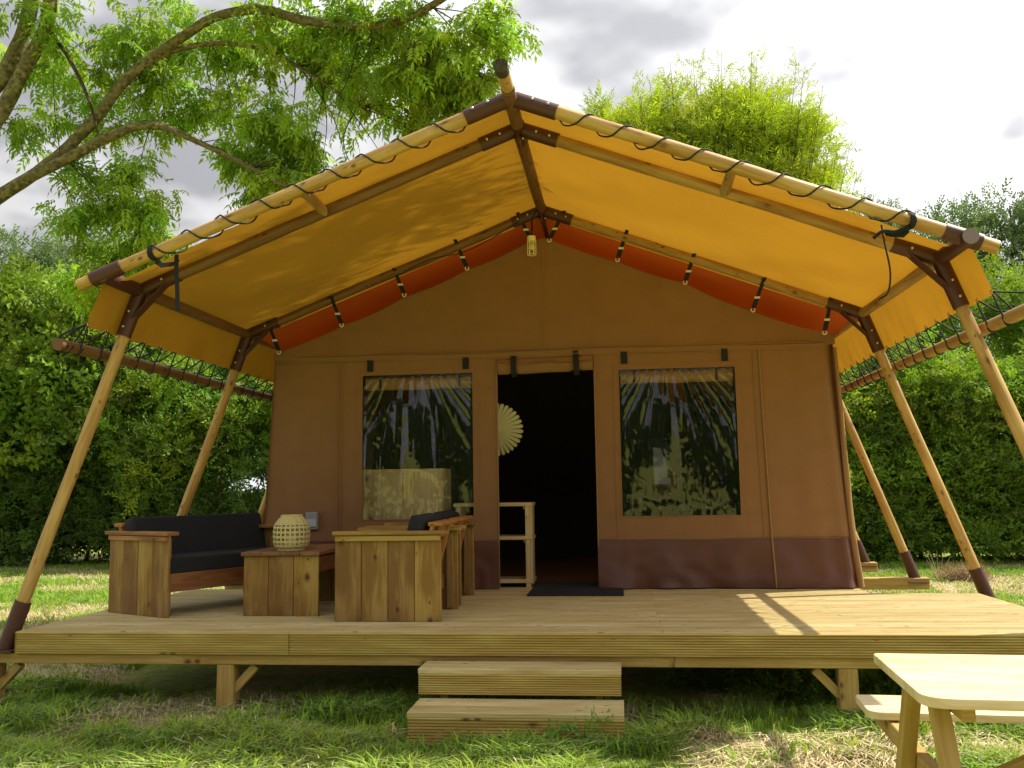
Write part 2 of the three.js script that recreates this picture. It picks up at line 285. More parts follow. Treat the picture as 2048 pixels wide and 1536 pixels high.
{
  // [left, right, top of tread, bottom, front, back]
  for (const [xl, xr, top, bot, zf, zb, k] of [[-0.695, 0.545, 0.374, 0.222, 0.302, 0.03, 0], [-0.685, 0.556, 0.198, 0.02, 0.652, 0.28, 1]]) {
    const n = 2, w = (zf - zb) / n;
    for (let i = 0; i < n; i++) wpart('tread', groovedBoard(xr - xl, w - 0.005, 0.028, 8, false, (xl + xr) / 2, top - 0.014, zf - w * (i + 0.5)), M.deck[(i + k) % 3], steps);
    wpart('riser', groovedBoard(xr - xl - 0.006, top - bot - 0.03, 0.026, 8, true, (xl + xr) / 2, (top - 0.03 + bot) / 2, zf - 0.013), M.fascia[k], steps);
    for (const x of [xl + 0.016, xr - 0.016]) wpart('side_board', plank(0.026, top - bot - 0.032, zf - zb - 0.03, 'z', 0.003, x, (top - 0.03 + bot) / 2, (zf + zb) / 2 - 0.014), M.fascia[1 - k], steps);
  }
  for (const x of [-0.6, 0.45]) wpart('stringer', plank(0.04, 0.34, 0.2, 'y', 0.003, x * 0.9, 0.17, 0.14), M.beam, steps);
}

// ================================================================ TENT
const tent = thing('safari_tent', 'brown canvas safari tent under an ochre tarpaulin on a pole frame', 'tent', [X0, DECK, -3.4]);
const FR = [-0.383, -2.418, -4.45, -6.48];                    // frame planes
const EAVE = 2.84, YE = 2.962, YR = 4.045, ZR = 0.115;         // half width and height of eave, height of ridge, plane of the front pole
const slope = (YR - YE) / EAVE;
const roofY = (dx) => YR + 0.062 - slope * Math.abs(dx);
{
  // round timber frame
  const W = 0.043;
  const apex = (z) => V(X0, YR, z), eave = (s, z) => V(X0 + s * EAVE, YE, z);
  const foot = (s, z) => z > -1 ? V(X0 + s * (EAVE + (s < 0 ? 0.73 : 0.80)), 0.42, -0.06) : V(X0 + s * (EAVE + 0.92), 0.42, z), D = (a, b, t) => a.clone().lerp(b, t / a.distanceTo(b));
  FR.forEach((z, k) => {
    for (const s of [-1, 1]) {
      const A = apex(z), E = eave(s, z), F = foot(s, z), dir = E.clone().sub(A).normalize(), up = V(-dir.y, dir.x, 0).multiplyScalar(s);
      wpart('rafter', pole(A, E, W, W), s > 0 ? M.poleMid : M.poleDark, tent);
      wpart('post', pole(F, E, 0.046, 0.041), M.pole, tent);
      const b1 = wpart('steel_bracket', [sleeve(A, D(A, E, 0.30), W + 0.009)], M.steel, tent);
      const b2 = wpart('steel_bracket', [sleeve(E, D(E, A, 0.32), W + 0.009), sleeve(E, D(E, F, 0.36), W + 0.010), bar(D(E, A, 0.27), D(E, F, 0.27), 0.012, 0.09, V(0, 0, 1))], M.steel, tent);
      wpart('foot_shoe', [sleeve(F, D(F, E, 0.33), 0.056), plank(0.2, 0.012, 0.2, 'x', 0.002, F.x, F.y - 0.004, F.z)], M.steel, tent);
      const bolt = (q, par) => wpart('bolt', new THREE.SphereGeometry(0.011, 8, 6).translate(q.x, q.y, q.z + W + 0.012), M.galv, par);
      bolt(D(A, E, 0.14), b1); bolt(D(A, E, 0.24), b1); bolt(D(E, F, 0.17), b2); bolt(D(E, F, 0.29), b2); bolt(D(E, A, 0.2), b2);
    }
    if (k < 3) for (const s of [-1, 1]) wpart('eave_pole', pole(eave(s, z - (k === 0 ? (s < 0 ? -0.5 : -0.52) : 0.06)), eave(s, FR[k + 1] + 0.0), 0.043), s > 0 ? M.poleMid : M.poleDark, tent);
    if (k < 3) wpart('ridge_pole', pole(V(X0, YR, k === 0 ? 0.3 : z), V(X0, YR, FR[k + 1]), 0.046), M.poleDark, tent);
    const par = wpart('steel_bracket', [sleeve(V(X0, YR, z + 0.09), V(X0, YR, z - 0.22), W + 0.008), bar(V(X0, YR + 0.05, z), V(X0, YR - 0.13, z), 0.02, 0.13, V(0, 0, 1))], M.steel, tent);
    wpart('bolt', new THREE.SphereGeometry(0.011, 8, 6).translate(X0 + 0.03, YR - 0.08, z + 0.017), M.galv, par);
  });
  // ridge pole end that sticks out in front
  wpart('ridge_pole', pole(V(X0, YR + 0.012, 0.06), V(X0 - 0.006, YR + 0.016, 0.61), 0.043), M.pole, tent);
  wpart('pole_cap', sleeve(V(X0 - 0.005, YR + 0.016, 0.52), V(X0 - 0.006, YR + 0.016, 0.616), 0.0455), M.barkDark, tent);
  // front edge poles the tarpaulin is laced to
  const RA = V(X0, YR + 0.016, ZR);
  for (const s of [-1, 1]) {
    const dir = V(s * EAVE, YE - YR, 0).normalize(), tip = V(X0 + s * (EAVE + 0.18), YE + 0.012 - 0.18 * slope, ZR), E = V(X0 + s * EAVE, YE + 0.012, ZR);
    wpart('edge_pole', pole(RA, tip, 0.046, 0.044), M.pole, tent);
    const b = wpart('steel_bracket', [sleeve(D(RA, tip, 0.03), D(RA, tip, 0.33), 0.053)], M.steel, tent);
    for (const t of [0.16, 0.27]) wpart('bolt', new THREE.SphereGeometry(0.011, 8, 6).translate(D(RA, tip, t).x, D(RA, tip, t).y + 0.02, ZR + 0.06), M.galv, b);
    wpart('steel_bracket', [sleeve(V(E.x, YE, FR[0] + 0.06), V(E.x, YE + 0.004, ZR + (s < 0 ? 0.03 : 0.075)), 0.052), sleeve(D(E, RA, 0.14), D(E, tip, 0.09), 0.054)], M.steel, tent);
    if (s > 0) wpart('pole_cap', sleeve(V(E.x, YE + 0.004, ZR + 0.075), V(E.x, YE + 0.004, ZR + 0.088), 0.05), M.capEnd, tent);
    // short strut between rafter and front pole
    const q = V(X0 + s * 1.44, YR - slope * 1.44, 0); wpart('strut', pole(V(q.x, q.y - 0.002, FR[0]), V(q.x, q.y + 0.012, ZR), 0.036), M.poleMid, tent);
  }
  // side poles below the flaps
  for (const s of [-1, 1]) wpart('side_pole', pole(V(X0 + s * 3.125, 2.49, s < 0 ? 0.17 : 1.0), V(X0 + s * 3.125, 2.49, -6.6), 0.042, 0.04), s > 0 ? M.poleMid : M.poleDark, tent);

  // the tarpaulin: two slopes and two hanging flaps
  const zs = (t) => mix(0.03, -6.75, t);
  const eyeZ = [], NEYE = 26; for (let i = 0; i < NEYE; i++) eyeZ.push(-0.02 - i * 0.262);
  const edgeZ = (dx) => 0.035 - 0.03 * Math.abs(Math.sin(Math.PI * (Math.abs(dx) + 0.05) / 0.262)) * 0.7 - 0.035 * sstep(1.9, 2.8, Math.abs(dx));
  const flapP = (s, q, z) => {                                 // q 0..1 down the flap
    const zz = z, fold = 0.007 * Math.sin(zz * 24 + 3 * noise3(zz * 2, q, 0, 4)) * q + 0.012 * (noise3(zz * 5, q * 1.4, s, 6) - 0.5) * q;
    const dx = EAVE + 0.052 + 0.135 * q, up = 0.003 * Math.sin((zz + 0.02) / 0.262 * 2 * Math.PI) * sstep(0.7, 1, q);
    return V(X0 + s * (dx + fold), mix(YE + 0.035, 2.635, q) + up, zz);
  };
  const slopeGeo = (s) => cloth(44, 90, (a, t) => {
    const dx = a * (EAVE + 0.035), z0 = zs(t), e = edgeZ(dx), z = mix(e, -6.75, t);
    const f = (FR[0] - z) / 2.034, sag = z < FR[0] ? 0.022 * Math.sin(Math.PI * (f - Math.floor(f))) : -0.0;
    const ripple = 0.006 * (noise3(dx * 2.2, z * 2.2, 0, 33) - 0.5) * sstep(0, 0.3, dx);
    return V(X0 + s * dx, roofY(dx) - sag * Math.sin(Math.PI * a) - (0.048 + 0.034 * sstep(1.4, 2.7, dx)) * sstep(-0.33, 0.03, z) + ripple - (a > 0.97 ? 0.012 : 0), z);
  }, [EAVE / 2, 6.8 / 2]);
  const flapGeo = (s) => cloth(10, 300, (q, t) => { const e = edgeZ(EAVE); return flapP(s, q, mix(e, -6.75, t)); }, [0.2, 3.4]);
  for (const s of [-1, 1]) { wpart('roof_tarp', slopeGeo(s), M.tarp, tent); wpart('side_flap', flapGeo(s), M.tarp, tent); }
  // black cord that laces the front edge to the pole, turn by turn
  for (const s of [-1, 1]) {
    const dir = V(s * EAVE, YE - YR, 0).normalize(), up = V(-dir.y * s, dir.x * s, 0), pts = [], start = V(X0, YR + 0.016, ZR);
    for (let i = 0; i < 9; i++) {
      const l = 0.58 + i * 0.262, at = (d, u, z) => start.clone().addScaledVector(dir, l - d * 1.05).addScaledVector(up, u).add(V(0, 0, z)), j = rr(-0.01, 0.01);
      pts.push(at(0.0, 0.045, -0.03), at(0.02, 0.051, 0.014), at(0.055 + j, 0.02, 0.05), at(0.09 + j, -0.036, 0.036), at(0.12, -0.050, -0.005), at(0.165, -0.042 + j, -0.06), at(0.205, -0.022, -0.1), at(0.216, 0.03, -0.075));
    }
    wpart('lacing_cord', tube(pts, 0.006, pts.length * 5, 6), M.cord, tent);
  }
  // cord between flap and side pole
  for (const s of [-1, 1]) {
    const pts = [], px = X0 + s * 3.125, P = (x, y, z) => V(px + s * x, 2.49 + y, z);
    for (let i = 0; i < NEYE - 1; i++) {
      const z = eyeZ[i], f = flapP(s, 0.97, z), g = V(f.x, f.y, f.z);
      pts.push(g, P(-0.048, 0.02, z - 0.01), P(-0.026, -0.043, z - 0.02), P(0.026, -0.043, z - 0.04), P(0.049, 0.01, z - 0.055), P(0.018, 0.048, z - 0.07), P(-0.04, 0.062, z - 0.11));
    }
    wpart('lacing_cord', tube(pts, 0.0062, pts.length * 4, 5), M.cord, tent);
    const f0 = flapP(s, 0.96, 0.0);
    for (const dz of s < 0 ? [0.13, 0.07, -0.05] : [0.35, -0.03]) wpart('lacing_cord', tube([f0, V(px - s * 0.0, 2.56, dz), P(0.047, 0.0, dz), P(0.0, -0.048, dz), P(-0.047, 0.0, dz - 0.01)], 0.0065, 20, 5), M.cord, tent);
  }
  // brass eyelets along the flaps
  for (const s of [-1, 1]) wpart('eyelet', eyeZ.map((z) => { const f = flapP(s, 0.95, z); return new THREE.TorusGeometry(0.013, 0.004, 5, 10).rotateY(Math.PI / 2).translate(f.x, f.y, f.z); }), M.galv, tent);
  // webbing tied round the ends of the front poles
  const strip = (pts, w, nrm) => { const n = pts.length, pos = [], idx = []; pts.forEach((p) => { pos.push(p.x - nrm.x * w / 2, p.y - nrm.y * w / 2, p.z - nrm.z * w / 2, p.x + nrm.x * w / 2, p.y + nrm.y * w / 2, p.z + nrm.z * w / 2); }); for (let i = 0; i < n - 1; i++) idx.push(2 * i, 2 * i + 1, 2 * i + 3, 2 * i, 2 * i + 3, 2 * i + 2); const g = new THREE.BufferGeometry(); g.setAttribute('position', new THREE.Float32BufferAttribute(pos, 3)); g.setAttribute('uv', new THREE.Float32BufferAttribute(pos.flatMap((_, i) => i % 3 ? [] : [i, 0]), 2)); g.setIndex(idx); g.computeVertexNormals(); return g; };
  for (const s of [-1, 1]) {
    const d = s < 0 ? 2.47 : 2.50, c = V(X0 + s * d, YR + 0.012 - slope * d, ZR), loop = []; for (let k = 0; k <= 14; k++) { const a = k / 14 * 2 * Math.PI; loop.push(V(c.x + s * 0.02 * Math.sin(a), c.y + 0.052 * Math.cos(a), c.z + 0.052 * Math.sin(a))); }
    wpart('tie_strap', [strip(loop, 0.04, V(s * 0.93, -0.36, 0)), strip([V(c.x, c.y - 0.058, c.z), V(c.x - s * 0.03, c.y - 0.085, c.z - 0.03), V(c.x - s * 0.09, c.y - 0.07, c.z - 0.07), V(c.x - s * 0.12, c.y - 0.05, c.z - 0.1)], 0.04, V(s * 0.3, -0.9, 0.2))], M.webbing, tent);
    if (s < 0) wpart('tie_strap', strip([V(c.x + 0.11, c.y - 0.0, c.z - 0.08), V(c.x + 0.115, c.y - 0.12, c.z - 0.075), V(c.x + 0.12, c.y - 0.25, c.z - 0.085), V(c.x + 0.13, c.y - 0.40, c.z - 0.075)], 0.034, V(1, 0, 0.1)), M.webbing, tent);
    else { wpart('lacing_cord', tube([V(c.x - 0.14, c.y + 0.0, c.z - 0.08), V(c.x - 0.13, c.y - 0.12, c.z - 0.07), V(c.x - 0.10, c.y - 0.3, c.z - 0.09), V(c.x - 0.1, c.y - 0.42, c.z - 0.16), V(c.x - 0.12, c.y - 0.44, c.z - 0.3)], 0.006, 30, 6), M.cord, tent);
      wpart('tie_strap', tube([V(c.x - 0.2, c.y - 0.09, c.z - 0.05), V(c.x - 0.14, c.y - 0.05, c.z - 0.05), V(c.x - 0.06, c.y - 0.06, c.z - 0.04), V(c.x, c.y - 0.045, c.z + 0.03)], 0.013, 16, 6), M.webbing, tent); }
  }

  // ---- canvas walls
  const ZW = -2.53;
  const topPts = [[-2.72, 2.80], [-2.651, 2.815], [-2.033, 3.05], [-1.422, 3.312], [-0.816, 3.55], [-0.216, 3.80], [-0.09, 3.82], [-0.03, 3.80], [0.601, 3.569], [1.214, 3.331], [1.812, 3.055], [2.434, 2.826], [2.53, 2.80]];
  const topY = (x) => { let i = 0; while (i < topPts.length - 2 && x > topPts[i + 1][0]) i++; const [a, b] = [topPts[i], topPts[i + 1]], t = clamp((x - a[0]) / (b[0] - a[0])); return mix(a[1], b[1], t) - (b[0] - a[0] > 0.4 ? 0.018 * Math.sin(Math.PI * t) : 0); };
  const SEAM = 2.715, SK = 0.995;
  const leftX = (y) => -2.80 + 0.085 * clamp((y - 1.2) / 1.5), rightX = (y) => 2.515 + 0.118 * Math.pow(clamp((2.7 - y) / 2.15), 1.3);
  const wallZ = (x, y) => {                                     // soft folds of the canvas
    const low = clamp((SEAM - y) / 2.1), er = sstep(0.5, 0.05, rightX(y) - x), el = sstep(0.35, 0.0, x - leftX(y));
    return ZW + 0.022 * (fbm3(x * 1.6, y * 0.7, 0, 3, 12) - 0.5) + 0.007 * (1 - Math.abs(2 * fbm3(x * 2.3 + y * 0.9, y * 1.3 - x * 0.5, 5, 2, 44) - 1)) + 0.02 * er * Math.sin((rightX(y) - x) * 21 + y * 0.8) * low + 0.05 * el * -1 * (1 - 0.3 * low) + 0.045 * low * (fbm3(x * 3.1, y * 0.5, 3, 3, 14) - 0.5) + 0.004 * Math.sin(y * 3 + x * 2) - 0.10 * sstep(0.09, 0.0, rightX(y) - x);
  };
  const holes = [[-1.831, -0.778, 1.19, 2.547], [0.583, 1.632, 1.195, 2.535], [-0.545, 0.356, 0, 2.665]];
  const xs0 = [], ys0 = [];
  { const bx = [-2.72, -2.05, -1.831, -0.778, -0.545, 0.356, 0.583, 1.632, 1.86, 2.53]; for (let i = 0; i < bx.length - 1; i++) { const n = Math.max(2, Math.round((bx[i + 1] - bx[i]) / 0.035)); for (let k = 0; k < n; k++) xs0.push(mix(bx[i], bx[i + 1], k / n)); } xs0.push(2.53);
    const by = [SK, 1.19, 1.195, 2.535, 2.547, 2.665, SEAM]; for (let i = 0; i < by.length - 1; i++) { const n = Math.max(1, Math.round((by[i + 1] - by[i]) / 0.06)); for (let k = 0; k < n; k++) ys0.push(mix(by[i], by[i + 1], k / n)); } ys0.push(SEAM); }
  const wx = (x0, y) => { const f = clamp((x0 - 1.3) / 1.23), g = clamp((-1.9 - x0) / 0.82); return x0 + f * (rightX(y) - 2.53) - g * (-2.72 - leftX(y)); };
  const inHole = (x, y) => holes.some(([a, b, c, d]) => x > a && x < b && y > c && y < d);
  const sheet = (ys, off, hole = true) => { const g = cloth(xs0.length - 1, ys.length - 1, (s, t, i, j) => { const y = ys[j], x = wx(xs0[i], y); return V(x, y, wallZ(x, y) + off); }, [1, 1], hole ? (i, j) => inHole((xs0[i] + xs0[i + 1]) / 2, (ys[j] + ys[j + 1]) / 2) : null), p = g.attributes.position, u = g.attributes.uv; for (let i = 0; i < p.count; i++) u.setXY(i, p.getX(i) / 0.6, p.getY(i) / 0.6); return g; };
  const frontWall = wpart('front_wall', sheet(ys0, 0), M.canvas, tent);
  // dark groundsheet skirt, a little wavy along the deck
  const sk = []; for (let k = 0; k <= 12; k++) sk.push(mix(DECK + 0.004, SK + 0.006, k / 12));
  { const g = sheet(sk, 0.004), p = g.attributes.position; for (let i = 0; i < p.count; i++) { const x = p.getX(i), y = p.getY(i), b = 1 - (y - DECK) / 0.45; p.setZ(i, p.getZ(i) + 0.10 * b * (fbm3(x * 3.6, 0.3, y * 1.8, 3, 27) - 0.35) + 0.035 * b * (1 - Math.abs(2 * fbm3(x * 4 + y * 3, y * 7, 2, 2, 66) - 1)) + 0.012 * Math.sin(x * 13 + 2 * noise3(x * 2, y, 0, 3)) * b); if (y < DECK + 0.02) p.setY(i, y + 0.012 * noise3(x * 4, 0, 0, 8)); } g.computeVertexNormals(); wpart('skirt', g, M.skirt, tent); }
  // gable above the cross seam
  const gable = cloth(150, 12, (s, t) => { const x = mix(-2.72, 2.53, s), y = mix(SEAM, Math.max(SEAM + 0.01, topY(x)), t); return V(x, y, ZW - 0.012 - 0.02 * t + 0.05 * (fbm3(x * 1.1, y * 1.6, 1, 3, 19) - 0.5)); }); { const p = gable.attributes.position, u = gable.attributes.uv; for (let i = 0; i < p.count; i++) u.setXY(i, p.getX(i) / 0.6, p.getY(i) / 0.6); } wpart('gable', gable, M.canvas, tent);
  const along = (pts, r, mat, name, par = tent) => wpart(name, tube(pts, r, pts.length * 6, 5), mat, par);
  const hemPts = (xa, xb, y, off = 0.006) => { const o = []; for (let k = 0; k <= 24; k++) { const x0 = mix(xa, xb, k / 24), x = wx(x0, y); o.push(V(x, y + 0.004 * Math.sin(x * 4), wallZ(x, y) + off)); } return o; };
  const vertPts = (x0, ya, yb, off = 0.006) => { const o = []; for (let k = 0; k <= 16; k++) { const y = mix(ya, yb, k / 16), x = wx(x0, y); o.push(V(x, y, wallZ(x, y) + off)); } return o; };
  // cross seam: an overlapping hem and its piping
  { const g = cloth(140, 2, (s, t) => { const x0 = mix(-2.71, 2.52, s), y = SEAM - 0.03 + 0.045 * t; return V(wx(x0, y), y + 0.006 * Math.sin(x0 * 2.1), wallZ(wx(x0, y), y) + 0.008 + 0.004 * t); }, [9, 0.1]); wpart('seam_hem', g, M.canvas, frontWall); }
  wpart('piping', tube(hemPts(-2.71, 2.52, SEAM - 0.032, 0.009), 0.0035, 150, 5), M.hem, frontWall);
  wpart('piping', tube(hemPts(-2.71, 2.52, SEAM + 0.02, 0.013), 0.0035, 150, 5), M.hem, frontWall);
  wpart('piping', tube(hemPts(-0.77, -0.55, SK, 0.008), 0.003, 40, 5), M.hem, frontWall);
  wpart('piping', tube(hemPts(0.36, 2.5, SK, 0.008), 0.003, 100, 5), M.hem, frontWall);
  wpart('piping', tube([V(-0.09, 3.74, ZW + 0.0), V(-0.092, 3.2, ZW + 0.002), V(-0.098, 2.75, ZW + 0.0)], 0.003, 24, 5), M.hem, frontWall);
  for (const x of [-2.062, -2.03]) wpart('zip_seam', tube(vertPts(x, SEAM - 0.04, 0.6, 0.006), 0.0045, 40, 5), M.hem, frontWall);
  wpart('zip_seam', tube(vertPts(1.86, SEAM - 0.04, 0.565, 0.010).map((p) => p.setZ(p.z + 0.055 * sstep(1.05, 0.6, p.y))), 0.0085, 60, 6), M.hem, frontWall);
  wpart('zip_seam', tube(vertPts(1.80, SEAM - 0.04, 1.0, 0.006), 0.003, 40, 5), M.hem, frontWall);
  for (const x of [-0.548, 0.359]) wpart('door_hem', tube(vertPts(x, 2.65, 0.56, 0.007), 0.006, 40, 6), M.hem, frontWall);
  // corner sleeve of the wall on the sunny side
  wpart('corner_fold', limb([V(2.53, 2.69, ZW - 0.05), V(2.552, 2.2, ZW - 0.045), V(2.572, 1.6, ZW - 0.04), V(2.60, 1.0, ZW - 0.035), V(2.645, 0.56, ZW - 0.03)], [0.018, 0.022, 0.026, 0.028, 0.03], 10), M.hem, tent);

  // ---- windows of crumpled clear film with hemmed borders
  const film = (x0, x1, y0, y1, seed, fold) => cloth(120, 150, (s, t) => {
    const x = mix(x0, x1, s), y = mix(y0, y1, t), cx = fold(t), d = s - cx;
    const fan = Math.abs(Math.sin((s - 0.42) * 13 / (0.28 + 0.9 * (1 - t)) + 2.4 * noise3(s * 3, t * 2, 0, seed))), fade = sstep(0.0, 0.8, t);
    const cr = 1 - Math.abs(2 * fbm3(s * 15 + 2.5 * t * (s - 0.4), t * 1.5, seed, 3, seed) - 1), cr2 = 1 - Math.abs(2 * fbm3(s * 17, t * 15 + s * 5, seed + 3, 2, seed + 5) - 1);
    const big = 0.022 * Math.exp(-d * d * 60) * sstep(0.1, 0.35, t) * sstep(1.0, 0.75, t);
    const edge = Math.min(s, 1 - s, t, 1 - t), k = sstep(0, 0.05, edge);
    return V(x, y, wallZ(x, y) - 0.006 + k * (0.015 * fan * fade * (1 - 0.3 * t) + 0.010 * (cr - 0.7) + 0.0022 * (cr2 - 0.7) + 1.8 * big));
  });
  const border = (x0, x1, y0, y1, name) => {
    const w = 0.05, g = [], seg = (ax, bx, ay, by) => cloth(Math.max(2, Math.round((bx - ax) / 0.05)), Math.max(2, Math.round((by - ay) / 0.05)), (s, t) => { const x = mix(ax, bx, s), y = mix(ay, by, t); return V(x, y, wallZ(x, y) + 0.005); }, [(bx - ax) / 0.6, (by - ay) / 0.6]);
    g.push(seg(x0 - w, x0, y0, y1), seg(x1, x1 + w, y0, y1), seg(x0 - w, x1 + w, y1, y1 + w), seg(x0 - w, x1 + w, y0 - 0.21, y0));
    return g;
  };
  [[-1.836, -0.776, 1.19, 2.547, 3, (t) => 0.62 - 0.22 * t], [0.581, 1.635, 1.195, 2.535, 8, (t) => 0.30 + 0.16 * t]].forEach(([a, b, c, d, seed, fold], k) => {
    const w = wpart('window', border(a, b, c, d), M.canvas, tent);
    wpart('film', film(a + 0.001, b - 0.001, c, d, seed, fold), M.film, w);
    wpart('piping', tube([V(a, c, wallZ(a, c) + 0.009), V(mix(a, b, 0.5), c, wallZ(mix(a, b, 0.5), c) + 0.009), V(b, c, wallZ(b, c) + 0.009)], 0.004, 40, 5), M.hem, w);
    for (const x of [a, b]) wpart('piping', tube([V(x, c, wallZ(x, c) + 0.008), V(x, mix(c, d, 0.5), wallZ(x, mix(c, d, 0.5)) + 0.008), V(x, d, wallZ(x, d) + 0.008)], 0.0035, 40, 5), M.hem, w);
    // hook-and-loop patches, tie tabs, and the rolled blind just inside
    for (const x of k ? [0.636, 1.545] : [-1.758, -0.839]) wpart('patch', plank(0.058, 0.112, 0.006, 'y', 0.002, x, 2.638 + (k ? 0.008 : 0), wallZ(x, 2.63) + 0.011), M.webbing, w);
    for (const x of k ? [0.723, 1.472] : [-1.675, -0.912]) wpart('tie_tab', plank(0.022, 0.11, 0.004, 'y', 0.001, x, 2.475, ZW - 0.045), M.webbing, w);
    const roll = new THREE.CylinderGeometry(0.062, 0.062, b - a - 0.03, 18, 20).rotateZ(Math.PI / 2); { const p = roll.attributes.position; for (let i = 0; i < p.count; i++) { const q = 1 + 0.25 * (noise3(p.getX(i) * 6, p.getY(i) * 20, p.getZ(i) * 20, 5 + k) - 0.5); p.setY(i, p.getY(i) * q); p.setZ(i, p.getZ(i) * q * 0.7); } } roll.computeVertexNormals(); roll.translate((a + b) / 2, 2.475, ZW - 0.09);
    wpart('rolled_blind', roll, M.hem, w);
  });
  // ---- rolled up door flap with its two bands
  { const roll = new THREE.CylinderGeometry(0.075, 0.072, 0.885, 20, 30).rotateZ(Math.PI / 2), p = roll.attributes.position;
    for (let i = 0; i < p.count; i++) { const x = p.getX(i), pinch = 1 - 0.25 * (Math.exp(-Math.pow((x + 0.295) / 0.03, 2)) + Math.exp(-Math.pow((x - 0.285) / 0.03, 2))), q = pinch * (1 + 0.22 * (noise3(x * 5, p.getY(i) * 18, p.getZ(i) * 18, 77) - 0.5)); p.setY(i, p.getY(i) * q + 0.008 * Math.sin(x * 5)); p.setZ(i, p.getZ(i) * q * 0.6); }
    roll.computeVertexNormals(); roll.translate(-0.094, 2.60, ZW + 0.005);
    const r = wpart('rolled_door_flap', roll, M.canvas, tent);
    wpart('piping', tube([V(-0.53, 2.625, ZW + 0.05), V(-0.3, 2.612, ZW + 0.058), V(-0.09, 2.628, ZW + 0.056), V(0.12, 2.615, ZW + 0.058), V(0.34, 2.628, ZW + 0.05)], 0.006, 40, 5), M.capRed, r);
    for (const x of [-0.389, 0.191]) { const l = []; for (let k = 0; k <= 12; k++) { const a = k / 12 * Math.PI; l.push(V(x + 0.01 * k / 12, 2.60 + 0.10 * Math.cos(a) - 0.005, ZW + 0.012 + 0.062 * Math.sin(a))); } wpart('tie_band', strip([V(x, 2.725, ZW + 0.02), ...l], 0.052, V(1, 0.04, 0)), M.webbing, r); } }
  // ---- straps that hang the wall from the second frame
  const tops = [[-2.712, 3.05], [-2.099, 3.269], [-1.493, 3.511], [-0.906, 3.76], [-0.319, 4.0], [0.126, 3.985], [0.699, 3.78], [1.295, 3.53], [1.909, 3.285], [2.476, 3.07]], ends = [[-2.651, 2.80], [-2.033, 3.045], [-1.422, 3.314], [-0.816, 3.547], [-0.20, 3.785], [-0.03, 3.785], [0.601, 3.569], [1.214, 3.331], [1.812, 3.051], [2.434, 2.822]];
  tops.forEach(([ax, ay], i) => {
    const [bx, by] = ends[i], A = V(ax, ay + 0.03, FR[1] + 0.058), B = V(bx, by, ZW + 0.03), d = B.clone().sub(A), q = (t) => A.clone().addScaledVector(d, t);
    const s = wpart('hanging_strap', [strip([q(0), q(0.3).add(V(0, 0, 0.006)), q(0.62)], 0.036, V(1, 0, 0)), strip([q(0.64).add(V(0, 0, 0.006)), q(0.95)], 0.045, V(1, 0, 0))], M.webbing, tent);
    const m = q(0.63); wpart('buckle', plank(0.05, 0.02, 0.012, 'x', 0.003, m.x, m.y, m.z + 0.006), M.white, s);
    wpart('hook', new THREE.TorusGeometry(0.017, 0.0055, 6, 14, Math.PI * 1.5).rotateZ(2.4).translate(bx, by - 0.006, ZW + 0.036), M.white, s);
  });
  // loose wires drooping along the second rafter
  wpart('cable', tube([V(-1.45, 3.46, -2.34), V(-1.15, 3.60, -2.34), V(-0.75, 3.68, -2.33), V(-0.3, 3.93, -2.36)], 0.0045, 30, 5), M.cord, tent);

  // ---- inside: side, back and roof canvas, orange inner lining, floor
  const side = (s) => cloth(8, 20, (a, t) => { const y = mix(DECK, s < 0 ? 2.82 : 2.82, a), z = mix(ZW - 0.02, -6.4, t), x = s < 0 ? leftX(y) + 0.01 : rightX(y) - 0.005; return V(x + s * 0.01 * Math.sin(z * 4) * (1 - a), y, z); }, [3, 6]);
  wpart('side_wall', side(-1), M.canvas, tent); wpart('side_wall', side(1), M.canvas, tent);
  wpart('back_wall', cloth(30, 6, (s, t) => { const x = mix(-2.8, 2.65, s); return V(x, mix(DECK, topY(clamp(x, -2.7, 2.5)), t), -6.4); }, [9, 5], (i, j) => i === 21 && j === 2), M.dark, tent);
  wpart('tent_roof', cloth(80, 6, (s, t) => { const x = mix(-2.72, 2.53, s); return V(x, topY(x) - 0.006, mix(ZW - 0.03, -6.4, t)); }, [9, 6]), M.canvas, tent);
  for (const s of [-1, 1]) wpart('roof_lining', cloth(24, 14, (a, t) => { const dx = 0.02 + a * (EAVE - 0.08); return V(X0 + s * dx, roofY(dx) - mix(0.10, 0.155, sstep(0, 0.2, t)), mix(-2.485, -6.4, t)); }, [1.5, 2]), M.lining, tent);
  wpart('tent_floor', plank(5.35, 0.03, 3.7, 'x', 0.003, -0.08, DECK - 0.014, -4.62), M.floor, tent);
  const rw = wpart('rear_window', cloth(2, 2, (s, t) => V(mix(0.99, 1.22, s), mix(1.40, 2.1, t), -6.392)), M.mesh, tent);
}
// socket box on the wall behind the lantern
{ const b = thing('socket_box', 'small grey socket box on the tent wall behind the wicker lantern', 'socket box', [-2.31, 1.19, -2.50]); part('casing', new RoundedBoxGeometry(0.115, 0.165, 0.05, 3, 0.012), M.grey, b); part('lid', new RoundedBoxGeometry(0.1, 0.07, 0.02, 3, 0.008), std(C(0.5, 0.52, 0.55), { roughness: 0.25 }), b, [0, -0.022, 0.03]); }
